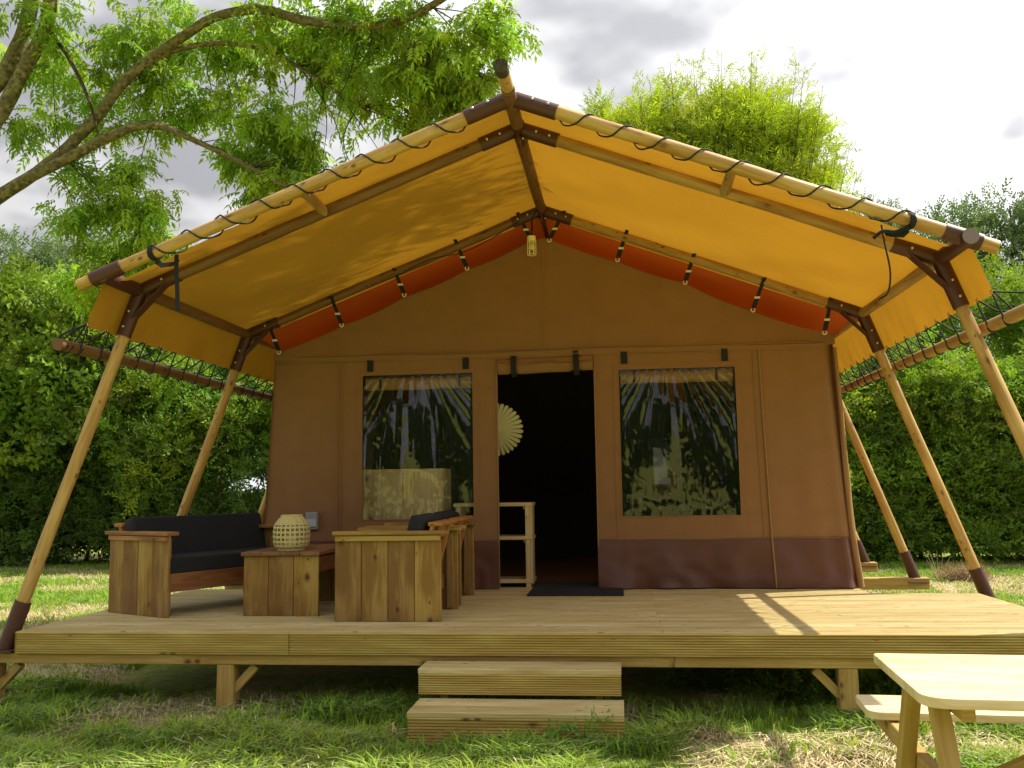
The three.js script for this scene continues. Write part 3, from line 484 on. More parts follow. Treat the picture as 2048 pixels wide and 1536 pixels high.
// pendant lamp
{ const l = thing('cage_lamp', 'small wire cage lamp hanging from the ridge in front of the gable', 'lamp', [-0.154, 3.52, -2.0]);
  part('cable', tube([V(0.0, 0.16, 0), V(0.004, 0.25, -0.02), V(0.0, 0.36, -0.1), V(0.03, 0.50, -0.3)], 0.008, 24, 6), M.cord, l);
  part('cap', new THREE.CylinderGeometry(0.036, 0.04, 0.045, 18).translate(0, 0.145, 0), M.candle, l);
  part('glass', new THREE.CylinderGeometry(0.028, 0.03, 0.105, 16, 1, true).translate(0, 0.07, 0), M.glass, l);
  part('bulb', new THREE.SphereGeometry(0.02, 12, 10).scale(1, 1.5, 1).translate(0, 0.075, 0), std(C(0.8, 0.7, 0.35), { roughness: 0.3 }), l);
  const c = []; for (let k = 0; k < 6; k++) { const a = k / 6 * Math.PI * 2; c.push(sleeve(V(0.037 * Math.cos(a), 0.125, 0.037 * Math.sin(a)), V(0.037 * Math.cos(a), 0.0, 0.037 * Math.sin(a)), 0.0035)); } for (const y of [0.0, 0.065]) c.push(new THREE.TorusGeometry(0.037, 0.0035, 5, 18).rotateX(Math.PI / 2).translate(0, y, 0)); part('cage', c, M.candle, l); }
// door mat
{ const m = thing('door_mat', 'black ribbed rubber mat lying across the tent doorway', 'mat', [0.165, DECK, -2.5]); part('mat_base', new RoundedBoxGeometry(0.82, 0.016, 1.04, 2, 0.006).translate(0, 0.009, 0), M.mat, m); const r = []; for (let k = 0; k < 26; k++) r.push(plank(0.78, 0.006, 0.02, 'x', 0.002, 0, 0.019, -0.49 + k * 0.039)); const rb = part('rib', r, M.mat, m); }

// ================================================================ INSIDE THE DOORWAY
{ const s = thing('shelf_rack', 'open pale wooden shelf rack just inside the tent doorway', 'shelf', [-0.62, DECK, -2.82]);
  for (const x of [-0.33, 0.325]) for (const z of [-0.14, 0.14]) part('upright', plank(0.045, 0.78, 0.045, 'y', 0.003, x, 0.39, z), M.cream, s);
  for (const y of [0.765, 0.455, 0.06]) part('shelf_board', plank(0.74, 0.032, 0.34, 'x', 0.003, 0, y, 0), M.cream, s);
  part('side_panel', plank(0.022, 0.72, 0.235, 'y', 0.003, 0.352, 0.39, 0), M.cream, s);
  for (const y of [0.735, 0.425]) part('batten', plank(0.02, 0.03, 0.24, 'z', 0.002, 0.29, y, 0.005), M.cream, s); }
{ const c = thing('candlestick', 'turned pale candlestick on the rack seen through the window film', 'candlestick', [-0.79, DECK + 0.781, -2.82]); part('stick', new THREE.LatheGeometry([[0, 0], [0.035, 0], [0.035, 0.008], [0.012, 0.02], [0.012, 0.05], [0.02, 0.06], [0.012, 0.07], [0.014, 0.1], [0.026, 0.11], [0.026, 0.12], [0, 0.12]].map(([a, b]) => new THREE.Vector2(a, b)), 16), M.cream, c); }
{ const f = thing('palm_leaf_fan', 'cream dried palm leaf fan hanging in the dark doorway', 'palm leaf', [-0.62, 2.03, -2.86]);
  const n = 19; for (let k = 0; k < n; k++) { const a = mix(-1.25, 1.42, k / (n - 1)) * 1.28, r = 0.28 * (1 - 0.10 * Math.abs(a) / 1.8), w = 0.040, c = Math.cos(a), s = Math.sin(a), pts = [[0.01, 0], [r * 0.45, 0.35], [r * 0.86, 0.5], [r * 0.95, 0.46], [r * 0.99, 0.26], [r, 0]]; const sh = new THREE.Shape(); sh.moveTo(0.01, 0); for (const [x, y] of pts.slice(1)) sh.lineTo(x, y * w); for (const [x, y] of pts.slice(0, -1).reverse()) sh.lineTo(x, -y * w); const g = new THREE.ExtrudeGeometry(sh, { depth: 0.002, bevelEnabled: false }); g.rotateX(0.5).rotateZ(a); part('segment', g, M.palm, f, [0, 0, 0.0015 * (k % 2)]); }
  part('stalk', sleeve(V(0.02, 0, 0.004), V(-0.12, -0.22, 0.0), 0.007), M.palm, f); }
{ const s = thing('cupboard', 'low pale plywood cupboard behind the film beside the rack', 'cupboard', [-1.51, DECK, -2.97]);
  part('carcass', plank(0.80, 1.11, 0.4, 'y', 0.004, 0, 0.56, -0.02), M.cream, s); for (const x of [-0.197, 0.197]) { const d = part('door', plank(0.39, 1.05, 0.02, 'y', 0.003, x, 0.56, 0.192), M.cream, s); part('handle', plank(0.012, 0.1, 0.02, 'y', 0.003, x - Math.sign(x) * 0.17, 0.6, 0.21), M.galv, d); } }

// ================================================================ FURNITURE OF STAINED PLANKS
// local axes: the seat looks along +x, the length runs along z
function lounge(name, label, category, at, turn, L, depth, group) {
  const t = thing(name, label, category, at, turn, group), H = 0.60, n = 4, pw = depth / n;
  for (const s of [-1, 1]) {
    const arm = part('arm_panel', [plank(0.05, H - 0.03, 0.03, 'y', 0.003, -depth / 2 + 0.06, H / 2, s * (L / 2 - 0.046)), plank(0.05, H - 0.03, 0.03, 'y', 0.003, depth / 2 - 0.06, H / 2, s * (L / 2 - 0.046))], M.plank[1], t);
    for (let k = 0; k < n; k++) part('plank', plank(pw - 0.003, H + rr(-0.002, 0.002), 0.028, 'y', 0.004, -depth / 2 + pw * (k + 0.5), H / 2, s * (L / 2 - 0.014) + rr(-0.0015, 0.0015)), M.plank[(k + (s > 0 ? 0 : 2)) % 4], arm);
    part('arm_cap', plank(depth + 0.05, 0.028, 0.115, 'x', 0.004, -0.01, H + 0.0145, s * (L / 2 - 0.03)), category === 'sofa' ? M.cap : M.plank[2], t);
    part('arm_trim', plank(depth - 0.01, 0.036, 0.02, 'x', 0.003, 0, H - 0.022, s * (L / 2 + 0.0105)), category === 'sofa' ? M.cap : M.plank[2], arm);
  }
  const l = L - 0.06;
  part('front_rail', plank(0.028, 0.135, l, 'z', 0.004, depth / 2 - 0.03, 0.25, 0), M.rail, t);
  part('back_rail', plank(0.028, 0.12, l, 'z', 0.004, -depth / 2 + 0.12, 0.22, 0), M.rail, t);
  for (let k = 0; k < 4; k++) part('seat_slat', plank(0.1, 0.02, l, 'z', 0.003, -depth / 2 + 0.2 + k * 0.14, 0.296, 0), M.rail, t);
  const lean = 0.26; for (let k = 0; k < 3; k++) { const g = plank(0.024, 0.12, l, 'z', 0.004); g.rotateZ(lean).translate(-depth / 2 + 0.155 - 0.036 * k, 0.36 + 0.128 * k, 0); part('back_board', g, k === 2 ? M.orange : M.rail, t); }
  for (const z of [-l * 0.33, l * 0.33]) { const g = plank(0.03, 0.46, 0.05, 'y', 0.003); g.rotateZ(lean).translate(-depth / 2 + 0.10, 0.46, z); part('back_stile', g, M.orange, t); }
  part('back_top', plank(0.10, 0.028, l, 'z', 0.004, -depth / 2 + 0.05, 0.672, 0), M.orange, t);
  const seat = part('seat_cushion', cushionGeo(depth - 0.16, 0.13, l - 0.01, 0.022, 0.03), M.cushion, t, [0.055, 0.372, 0]);
  const m = L > 1.2 ? 1 : 1, cl = l / m - 0.012;
  for (let k = 0; k < m; k++) { const g = cushionGeo(0.12, 0.35, cl, 0.024, 0.02); g.rotateZ(lean); part('back_cushion', g, M.cushion, t, [-depth / 2 + 0.215, 0.555, -l / 2 + (k + 0.5) * l / m]); }
  return t;
}
const ang = Math.atan2(0.333, 0.646);
{ // the sofa: its front arm stands between (-3.432,-0.957) and (-2.786,-0.624)
  const d = 0.727, L = 1.36, c = Math.cos(ang), s = Math.sin(ang), mx = -3.109 + s * (L / 2), mz = -0.79 - c * (L / 2);
  lounge('garden_sofa', 'long plank garden sofa with one dark back cushion, turned towards the lantern table', 'sofa', [mx, DECK, mz], -ang, L, d);
}
lounge('lounge_chair', 'plank lounge chair at the deck edge, four broad planks facing the lawn', 'lounge chair', [-1.075, DECK, -0.815], Math.PI, 0.71, 0.767, 'plank lounge chairs beside the coffee table');
lounge('lounge_chair', 'plank lounge chair standing next to the tent wall under the window', 'lounge chair', [-1.09, DECK, -1.72], Math.PI, 0.71, 0.767, 'plank lounge chairs beside the coffee table');
{ const t = thing('coffee_table', 'low plank coffee table carrying the wicker lantern', 'coffee table', [-1.955, DECK, -1.22]);
  for (const z of [0.47, -0.47]) { const e = part('end_panel', plank(0.5, 0.04, 0.03, 'x', 0.003, 0, 0.40, z * 0.93), M.plank[1], t); for (let k = 0; k < 3; k++) part('plank', plank(0.19, 0.44, 0.028, 'y', 0.004, -0.193 + k * 0.193, 0.22, z), M.plank[k], e); }
  for (const x of [-0.27, 0.27]) part('side_rail', plank(0.028, 0.12, 0.91, 'z', 0.003, x, 0.375, 0), M.rail, t);
  for (let k = 0; k < 4; k++) part('top_plank', plank(0.149, 0.028, 1.02, 'z', 0.004, -0.228 + k * 0.152, 0.456, 0), M.capRed, t); }
{ // wicker lantern: a barrel of woven strips with a glass inside
  const l = thing('wicker_lantern', 'round woven bamboo lantern standing on the coffee table', 'lantern', [-1.945, DECK + 0.47, -0.93]);
  const prof = [[0.095, 0.012], [0.122, 0.022], [0.134, 0.05], [0.139, 0.10], [0.138, 0.15], [0.132, 0.19], [0.118, 0.215], [0.085, 0.25], [0.078, 0.262]];
  const R0 = (y) => { let i = 0; while (i < prof.length - 2 && y > prof[i + 1][1]) i++; const [a, b] = [prof[i], prof[i + 1]]; return mix(a[0], b[0], clamp((y - a[1]) / (b[1] - a[1]))); };
  const n = 24, ribs = []; for (let k = 0; k < n; k++) { const a = k / n * Math.PI * 2, hw = 0.0062, g = cloth(2, 28, (s, t) => { const y = mix(0.012, 0.262, t), r = R0(y) + 0.0015 * Math.cos(t * 40 + k * Math.PI) + (s === 0.5 ? 0.002 : 0), aa = a + (s - 0.5) * 2 * hw / 0.13; return V(r * Math.cos(aa), y, r * Math.sin(aa)); }); ribs.push(g); }
  part('rib', ribs, M.bamboo, l);
  const ring = (y, h, dr) => cloth(96, 2, (s, t) => { const a = s * Math.PI * 2, yy = y + (t - 0.5) * h, r = R0(yy) + dr * Math.cos(s * n * Math.PI) + (t === 0.5 ? 0.0025 : 0); return V(r * Math.cos(a), yy, r * Math.sin(a)); });
  [0.032, 0.068, 0.104, 0.14, 0.176].forEach((y) => part('hoop', ring(y, y < 0.04 ? 0.026 : 0.0155, 0.002), M.bamboo, l)); [0.202, 0.217, 0.23, 0.243, 0.256].forEach((y) => part('hoop', ring(y, 0.0125, 0.0025), M.bamboo, l));
  part('rim', new THREE.TorusGeometry(0.078, 0.006, 8, 40).rotateX(Math.PI / 2).translate(0, 0.264, 0), M.bamboo, l);
  part('foot', new THREE.LatheGeometry([[0, 0], [0.105, 0], [0.108, 0.006], [0.098, 0.016], [0, 0.016]].map(([a, b]) => new THREE.Vector2(a, b)), 40), M.bamboo, l);
  part('candle', new THREE.CylinderGeometry(0.035, 0.035, 0.1, 20).translate(0, 0.066, 0), M.candle, l);
  part('glass', new THREE.CylinderGeometry(0.06, 0.06, 0.18, 28, 1, true).translate(0, 0.11, 0), M.glass, l); }

// ================================================================ PICNIC TABLE
{ const t = thing('picnic_table', 'pale sunlit picnic table with an attached bench on the grass', 'picnic table', [1.56, 0, 2.1], -0.06);
  // local x runs along the table from its near end, local z from the far edge of the top towards the viewer
  const H = 0.785, L = 1.9;
  const rounded = (len, w, th, rl) => { const s = new THREE.Shape(), r = rl; s.moveTo(0, r[0]); s.quadraticCurveTo(0, 0, r[0], 0); s.lineTo(len, 0); s.lineTo(len, w); s.lineTo(r[1], w); s.quadraticCurveTo(0, w, 0, w - r[1]); s.closePath(); const g = new THREE.ExtrudeGeometry(s, { depth: th - 0.008, bevelEnabled: true, bevelSize: 0.004, bevelThickness: 0.004, bevelSegments: 2, curveSegments: 10 }); g.rotateX(Math.PI / 2); const p = g.attributes.position, u = g.attributes.uv, ou = R(), ov = R(); for (let i = 0; i < p.count; i++) u.setXY(i, ou + p.getX(i) / 1.6, ov + (p.getZ(i) + p.getY(i)) / 0.4); return g; };
  const n = 6, w = 0.136; for (let k = 0; k < n; k++) part('top_plank', rounded(L, w - 0.004, 0.034, [k === 0 ? 0.03 : 0.002, k === n - 1 ? 0.09 : 0.002]), M.pale[k % 3], t, [0, H, k * w + 0.004]);
  for (let k = 0; k < 2; k++) part('bench_plank', rounded(L, 0.17, 0.034, [k === 0 ? 0.03 : 0.002, k === 1 ? 0.06 : 0.002]), M.pale[(k + 1) % 3], t, [0.04, 0.475, -0.70 + k * 0.175]);
  for (let k = 0; k < 2; k++) part('bench_plank', rounded(L, 0.17, 0.034, [0.03, 0.03]), M.pale[k], t, [0.04, 0.475, 1.24 + k * 0.175]);
  for (const x of [0.09, 1.75]) {
    part('leg', bar(V(x, -0.005, -0.17), V(x, H - 0.038, 0.26), 0.068, 0.055, V(1, 0, 0)), M.beam, t);
    part('leg', bar(V(x, -0.005, 1.02), V(x, H - 0.038, 0.58), 0.068, 0.055, V(1, 0, 0)), M.beam, t);
    part('top_batten', plank(0.045, 0.045, 0.70, 'z', 0.004, x + 0.052, H - 0.059, 0.405), M.beam, t);
    part('seat_support', plank(0.045, 0.08, 2.24, 'z', 0.004, x + 0.052, 0.397, 0.455), M.beam, t);
  }
  part('brace', bar(V(0.16, 0.37, 0.42), V(0.92, H - 0.055, 0.42), 0.045, 0.05), M.beam, t);
  part('brace', bar(V(1.6, 0.36, 0.45), V(1.0, H - 0.06, 0.45), 0.05, 0.06), M.beam, t);
}
// ================================================================ PLANTS
const LEAF = {
  ash: leafMat(C(0.31, 0.48, 0.024), 0.56), shrub: leafMat(C(0.20, 0.33, 0.018), 0.46), hedge: leafMat(C(0.115, 0.21, 0.02), 0.38), willow: leafMat(C(0.42, 0.52, 0.022), 0.52),
  poplar: leafMat(C(0.15, 0.23, 0.07), 0.4), grass: leafMat(C(0.27, 0.42, 0.028), 0.42), straw: leafMat(C(0.58, 0.48, 0.27), 0.25), weed: leafMat(C(0.20, 0.36, 0.04), 0.45),
};
// leaves as flat pointed faces with a fold along the midrib: [base, direction, length, width, side normal]
function leafSet(list) {
  const pos = [], idx = [];
  for (const [b, d, l, w, n] of list) {
    const s = d.clone().cross(n).normalize(), up = s.clone().cross(d).normalize(), i = pos.length / 3, q = (t, k, h) => { const p = b.clone().addScaledVector(d, l * t).addScaledVector(s, w * k).addScaledVector(up, h * w - 0.12 * l * t * t); pos.push(p.x, p.y, p.z); };
    q(0, 0, 0); q(0.38, -0.5, 0.22); q(0.42, 0, 0); q(0.38, 0.5, 0.22); q(1, 0, -0.05);
    idx.push(i, i + 2, i + 1, i, i + 3, i + 2, i + 1, i + 2, i + 4, i + 2, i + 3, i + 4);
  }
  const g = new THREE.BufferGeometry(); g.setAttribute('position', new THREE.Float32BufferAttribute(pos, 3)); g.setIndex(idx); const f = g.toNonIndexed(); f.computeVertexNormals(); return f;
}
const rv = (a = 1) => V(rr(-1, 1), rr(-1, 1), rr(-1, 1)).normalize().multiplyScalar(a);
function ashLeaf() {                          // pinnate leaf along +x, arching and drooping at the tip
  const l = [], n = 4; for (let k = 0; k < n; k++) { const t = 0.3 + 0.7 * k / n, p = V(0.24 * t, 0.03 - 0.11 * t * t, 0), ax = V(1, -0.7 * t, 0).normalize();
    for (const s of [-1, 1]) l.push([p, V(ax.x * 0.6, ax.y * 0.6 - 0.22, s * 0.85).add(rv(0.18)).normalize(), rr(0.085, 0.115), rr(0.032, 0.042), V(0.2, 1, 0).add(rv(0.3)).normalize()]); }
  l.push([V(0.24, -0.08, 0), V(0.75, -0.65, 0).normalize(), 0.12, 0.038, V(0.5, 0.8, 0)]); return leafSet(l);
}
function sprig(n, len, l, w, droop = 0) {     // a twig with leaves standing off it, along +x
  const a = []; for (let k = 0; k < n; k++) { const t = (k + 1) / n, s = k % 2 ? 1 : -1; a.push([V(t * len, rr(-0.1, 0.1) * len * 0.4, rr(-0.1, 0.1) * len), V(0.7, rr(-0.3, 0.35) - droop, s * rr(0.5, 1.1)).normalize(), l * rr(0.7, 1.2), w * rr(0.8, 1.15), V(0, 1, 0).add(rv(0.5)).normalize()]); }
  return leafSet(a);
}
const obj3 = new THREE.Object3D(), col = new THREE.Color();
function instances(name, geo, mat, parent, list) {     // list: [point, quaternion, scale, brightness, warmth]
  const m = new THREE.InstancedMesh(geo, mat, list.length); m.name = name; m.userData.kind = 'stuff';
  list.forEach(([p, q, s, b, w], i) => { obj3.position.copy(p); obj3.quaternion.copy(q); obj3.scale.setScalar(s); obj3.updateMatrix(); m.setMatrixAt(i, obj3.matrix); m.setColorAt(i, col.setRGB(b * (1 + w), b, b * (1 - 0.5 * w))); });
  parent.add(m); if (parent.isGroup) m.position.copy(parent.position).negate(); return m;
}
const turnTo = (dir, roll) => { const q = new THREE.Quaternion().setFromUnitVectors(V(1, 0, 0), dir.clone().normalize()); return q.multiply(new THREE.Quaternion().setFromAxisAngle(V(1, 0, 0), roll)); };
// leaves through ellipsoids [x, y, z, rx, ry, rz, number]; clumped by noise, thicker towards the skin
function fill(blobs, o = {}) {
  const { shell = 0.35, clump = 0.45, freq = 1.2, droop = 0, size = [0.8, 1.25], dens = 1, bright = 0.35, warm = 0.3, keep, upright = 0.2, seed = 1, flatDown = false, clumps } = o, out = [];
  if (clumps) { // boughs: many small heads of leaves, each with its own sunlit top and dark underside
    const [cr, per] = clumps;
    for (const [x, y, z, rx, ry, rz, n] of blobs) for (let c = 0, N = Math.round(n * dens / per); c < N; c++) {
      const d = rv(), r = Math.pow(R(), shell), cx = x + d.x * r * rx, cy = y + d.y * r * ry, cz = z + d.z * r * rz, rad = cr * rr(0.6, 1.35), tone = 1 + bright * (R() - 0.5), wm = warm * (R() - 0.45);
      if (cy < 0.05) continue;
      for (let i = 0; i < per * rad / cr; i++) {
        const e = rv(), q0 = Math.pow(R(), 0.45), p = V(cx + e.x * rad * q0, cy + (e.y * 0.62 + 0.18) * rad * q0, cz + e.z * rad * q0); if (p.y < 0.02 || (keep && !keep(p))) continue;
        const dir = V(e.x, e.y * 0.5 + upright - droop, e.z).add(rv(0.7)).normalize(), q = flatDown ? new THREE.Quaternion().setFromEuler(new THREE.Euler(rr(-0.6, 0.6), R() * 6.283, rr(-1.0, 0.4), 'YXZ')) : turnTo(dir, R() * 6.283);
        out.push([p, q, rr(...size), tone * rr(0.82, 1.18), wm]);
      }
    }
    return out;
  }
  for (const [x, y, z, rx, ry, rz, n] of blobs) {
    let made = 0, tries = 0; const want = Math.round(n * dens);
    while (made < want && tries++ < want * 12) {
      const d = rv(), r = Math.pow(R(), shell), p = V(x + d.x * r * rx, y + d.y * r * ry, z + d.z * r * rz);
      if (p.y < 0.02) continue; const f = fbm3(p.x * freq, p.y * freq, p.z * freq, 2, seed); if (f < clump - 0.12 * R()) continue; if (keep && !keep(p)) continue;
      const dir = V(d.x, d.y * 0.6 + upright - droop, d.z).add(rv(0.9)).normalize(), q = flatDown ? new THREE.Quaternion().setFromEuler(new THREE.Euler(rr(-0.7, 0.7), R() * 6.283, rr(-1.0, 0.5), 'YXZ')) : turnTo(dir, R() * 6.283);
      out.push([p, q, rr(...size), 1 + bright * (R() - 0.5) + 0.25 * (f - 0.5), warm * (R() - 0.45)]); made++;
    }
  }
  return out;
}
const stick = (a, b, ra, rb) => limb([V(...a), V(...a).lerp(V(...b), 0.5).add(rv(0.06 * V(...a).distanceTo(V(...b)))), V(...b)], [ra, (ra + rb) / 2, rb], 7);

// ---- the ash whose boughs reach over the tent
{ const t = thing('ash_tree', 'big ash tree with long arching boughs hanging over the tent roof', 'tree', [-8.6, 0, -5.1]);
  const P = (a) => a.map((p) => V(...p));
  wpart('trunk', limb(P([[-8.75, -0.1, -5.2], [-8.7, 1.6, -5.15], [-8.5, 3.2, -5.1], [-8.25, 4.4, -5.05], [-8.0, 5.2, -5], [-7.85, 6.1, -5]]), [0.34, 0.28, 0.25, 0.22, 0.18, 0.12], 14), M.bark, t);
  wpart('limb', limb(P([[-8.05, 5.3, -5.0], [-7.85, 5.85, -4.95], [-7.44, 6.33, -4.9], [-7.05, 7.07, -4.9], [-6.79, 7.6, -4.9], [-6.65, 8.44, -4.8], [-6.2, 9.6, -4.4]]), [0.12, 0.10, 0.095, 0.09, 0.085, 0.075, 0.05], 12), M.bark, t);
  wpart('limb', limb(P([[-8.0, 5.4, -5.0], [-7.88, 6.54, -5.1], [-7.48, 7.1, -5.1], [-7.22, 7.7, -5.1], [-7.1, 8.47, -5.1], [-6.9, 9.6, -5.2]]), [0.13, 0.11, 0.105, 0.1, 0.09, 0.05], 12), M.bark, t);
  wpart('limb', limb(P([[-8.3, 4.5, -5.0], [-7.87, 5.0, -5.0], [-7.39, 5.38, -5.02], [-6.78, 5.78, -5.05], [-6.18, 6.32, -5.05], [-5.71, 6.84, -5.0], [-5.38, 7.1, -5.0], [-4.9, 7.32, -4.9], [-4.43, 7.5, -4.8], [-3.76, 7.5, -4.7], [-3.09, 7.25, -4.6], [-2.0, 7.1, -4.5], [-1.0, 7.5, -4.3], [0.2, 8.3, -3.8], [1.6, 8.9, -3.2]]), [0.13, 0.09, 0.075, 0.068, 0.062, 0.058, 0.05, 0.042, 0.034, 0.024, 0.014], 10), M.bark, t);
  wpart('limb', limb(P([[-5.45, 7.0, -5.0], [-5.18, 7.16, -5.0], [-4.56, 7.26, -5.0], [-3.89, 7.14, -5.0], [-3.42, 6.89, -5.0], [-3.02, 6.61, -5.0], [-2.56, 6.27, -5.0]]), [0.036, 0.036, 0.032, 0.028, 0.024, 0.018, 0.008], 9), M.bark, t);
  wpart('limb', limb(P([[-7.9, 4.98, -4.9], [-7.39, 5.3, -4.9], [-7.08, 5.48, -4.9], [-6.44, 5.77, -4.9], [-5.83, 6.08, -4.95], [-5.35, 6.21, -5], [-4.67, 5.93, -5], [-4.0, 5.57, -5], [-3.43, 5.23, -5], [-3.07, 4.97, -5]]), [0.12, 0.085, 0.072, 0.068, 0.06, 0.048, 0.036, 0.028, 0.021, 0.012], 10), M.bark, t);
  wpart('limb', limb(P([[-6.75, 7.55, -4.95], [-6.42, 7.09, -4.9], [-6.15, 6.56, -4.9], [-6.01, 6.05, -4.93]]), [0.03, 0.026, 0.022, 0.015], 7), M.barkDark, t);
  const blobs = [[-6.80,7.42,-4.50,0.61,0.53,60],[-5.99,7.68,-5.00,0.69,0.53,130],[-5.44,7.76,-5.50,0.62,0.70,150],[-4.52,7.54,-5.20,0.74,0.59,190],[-3.55,7.33,-4.80,0.76,0.56,210],[-2.43,7.10,-4.50,0.73,0.53,260],[-1.56,6.97,-4.50,0.78,0.58,260],[-0.95,7.12,-4.50,0.52,0.39,110],[-2.04,6.66,-4.70,0.65,0.39,170],[-1.54,6.50,-5.00,0.53,0.46,170],[-1.09,6.51,-4.80,0.29,0.52,90],[-2.23,6.37,-5.20,0.40,0.34,60],[-1.77,6.11,-5.20,0.46,0.23,80],[-1.22,6.19,-5.00,0.23,0.26,30],[-2.85,6.85,-5.30,0.42,0.35,60],[-6.58,7.05,-5.50,0.55,0.47,70],[-5.62,6.85,-5.20,0.60,0.60,130],[-5.20,6.75,-5.50,0.45,0.45,80],[-7.15,6.80,-5.50,0.48,0.40,45],[-6.28,6.49,-5.40,0.53,0.30,50],[-4.01,6.39,-5.00,0.69,0.42,120],[-3.58,6.07,-5.10,0.41,0.38,90],[-4.22,6.08,-5.20,0.56,0.35,80],[-4.64,6.65,-5.20,0.36,0.29,45],[-3.70,5.58,-5.00,0.44,0.37,100],[-4.35,5.82,-5.20,0.31,0.28,45],[-4.22,5.34,-5.40,0.38,0.28,60],[-3.41,5.70,-5.00,0.23,0.30,40],[-7.44,6.41,-5.20,0.31,0.35,30],[-6.37,5.73,-5.00,0.44,0.29,40],[-5.75,5.70,-5.00,0.43,0.36,70],[-6.34,5.19,-5.00,0.51,0.33,75],[-5.66,5.16,-5.00,0.42,0.42,85],[-6.26,4.82,-5.60,0.60,0.41,110],[-5.73,4.86,-5.60,0.37,0.44,70],[-6.82,4.49,-6.20,0.70,0.39,120],[-6.03,4.50,-6.40,0.46,0.39,60],[-5.44,4.76,-5.80,0.22,0.26,25],[-3.19,7.08,-5.30,0.42,0.42,60],[-3.22,7.65,-5.60,0.59,0.51,120],[-6.95,7.62,-5.60,0.49,0.49,60]].map(([x, y, z, rx, ry, n]) => [x, y, z - 0.35, rx, ry, Math.max(0.3, rx * 0.8), n]);
  const up = [[-5.8, 8.9, -4.6, 1.5, 0.7, 1.4, 420], [-3.6, 8.7, -4.2, 1.5, 0.7, 1.5, 480], [-1.6, 8.5, -3.9, 1.4, 0.7, 1.4, 520], [-0.2, 8.9, -3.7, 1.1, 0.7, 1.2, 340], [0.9, 8.9, -3.3, 1.2, 0.6, 1.2, 520], [2.2, 9.0, -2.9, 0.8, 0.5, 1.0, 300], [0.3, 8.9, -2.4, 1.1, 0.4, 0.8, 320], [-7.8, 9.2, -5, 1.3, 1.0, 1.3, 300], [-9.5, 8, -5.5, 1.6, 1.3, 1.5, 360], [-10, 6, -5.5, 1.2, 1.2, 1.4, 260]];
  // twigs: from the nearest bough towards each clump, then hanging
  const nodes = P([[-6.79, 7.6, -4.9], [-7.44, 6.33, -4.9], [-6.78, 5.78, -5.05], [-6.18, 6.32, -5.05], [-5.38, 7.1, -5], [-4.9, 7.32, -4.9], [-4.43, 7.5, -4.8], [-3.76, 7.5, -4.7], [-3.09, 7.25, -4.6], [-2.4, 7.15, -4.55], [-2.0, 7.1, -4.5], [-1.5, 7.2, -4.4], [-4.56, 7.26, -5], [-3.89, 7.14, -5], [-3.42, 6.89, -5], [-3.02, 6.61, -5], [-2.56, 6.27, -5], [-6.44, 5.77, -4.9], [-5.35, 6.21, -5], [-4.67, 5.93, -5], [-4, 5.57, -5], [-3.43, 5.23, -5], [-6.15, 6.56, -4.9]]);
  const tw = []; for (const [x, y, z, rx, ry, rz] of blobs) for (let k = 0; k < 2; k++) { const e = V(x + rr(-0.7, 0.7) * rx, y + rr(-0.9, 0.3) * ry, z + rr(-0.5, 0.5) * rz); let b = nodes[0]; for (const q of nodes) if (q.distanceTo(e) + (q.y < e.y - 0.2 ? 0.3 : 0) < b.distanceTo(e)) b = q; if (b.distanceTo(e) > 1.1) continue; const m = b.clone().lerp(e, 0.5).add(V(rr(-0.1, 0.1), 0.12 * b.distanceTo(e), rr(-0.1, 0.1))); tw.push(limb([b, m, e], [0.009, 0.006, 0.003], 5)); }
  for (const a of [[[-3.09, 6.7, -5], [-2.98, 6.07, -4.95], [-3.03, 5.5, -4.9]], [[-3.35, 6.85, -5], [-2.93, 6.2, -5], [-2.7, 5.45, -4.95]], [[-2.44, 7.09, -4.6], [-2.7, 6.38, -4.7], [-3.08, 6.1, -4.8]], [[-2.9, 6.55, -5], [-2.45, 5.9, -5], [-2.2, 5.5, -4.9]], [[-2.6, 6.3, -5], [-2.75, 5.8, -4.9], [-2.55, 5.3, -4.9]], [[-3.2, 6.75, -5], [-3.25, 6.1, -5], [-2.95, 5.35, -4.9]], [[-2.5, 6.3, -5], [-2.0, 6.0, -5], [-1.75, 5.75, -5]], [[-6.5, 5.75, -4.9], [-6.55, 6.4, -4.8], [-6.6, 7.0, -4.8]], [[-5.0, 7.3, -4.9], [-5.1, 6.6, -4.8], [-5.0, 6.0, -4.8]]]) tw.push(limb(P(a), [0.008, 0.006, 0.003], 5));
  const w = wpart('twigs', tw, M.barkDark, t); w.userData.kind = 'stuff';
  const sparse = [[-2.9, 6.0, -5, 0.5, 0.6, 0.4, 34], [-2.5, 5.7, -5, 0.5, 0.4, 0.4, 22], [-3.2, 5.3, -5, 0.3, 0.3, 0.3, 20], [-6.9, 7.0, -5.2, 0.5, 0.6, 0.5, 70]];
  const leaves = fill([...blobs.map((b) => [...b.slice(0, 6), b[6] * (b[1] < 5.3 ? 2.3 : 1.65)]), ...sparse], { shell: 0.6, clumps: [0.21, 11], flatDown: true, size: [0.7, 1.15], bright: 0.8, warm: 0.35 }), above = fill(up, { shell: 0.6, clump: 0.36, freq: 1.3, flatDown: true, size: [0.9, 1.4], seed: 6 });
  const all = [...leaves, ...above], cnt = all.length;
  for (let k = 0; k < 3; k++) instances('crown', ashLeaf(), LEAF.ash, t, all.filter((_, i) => i % 3 === k)); }

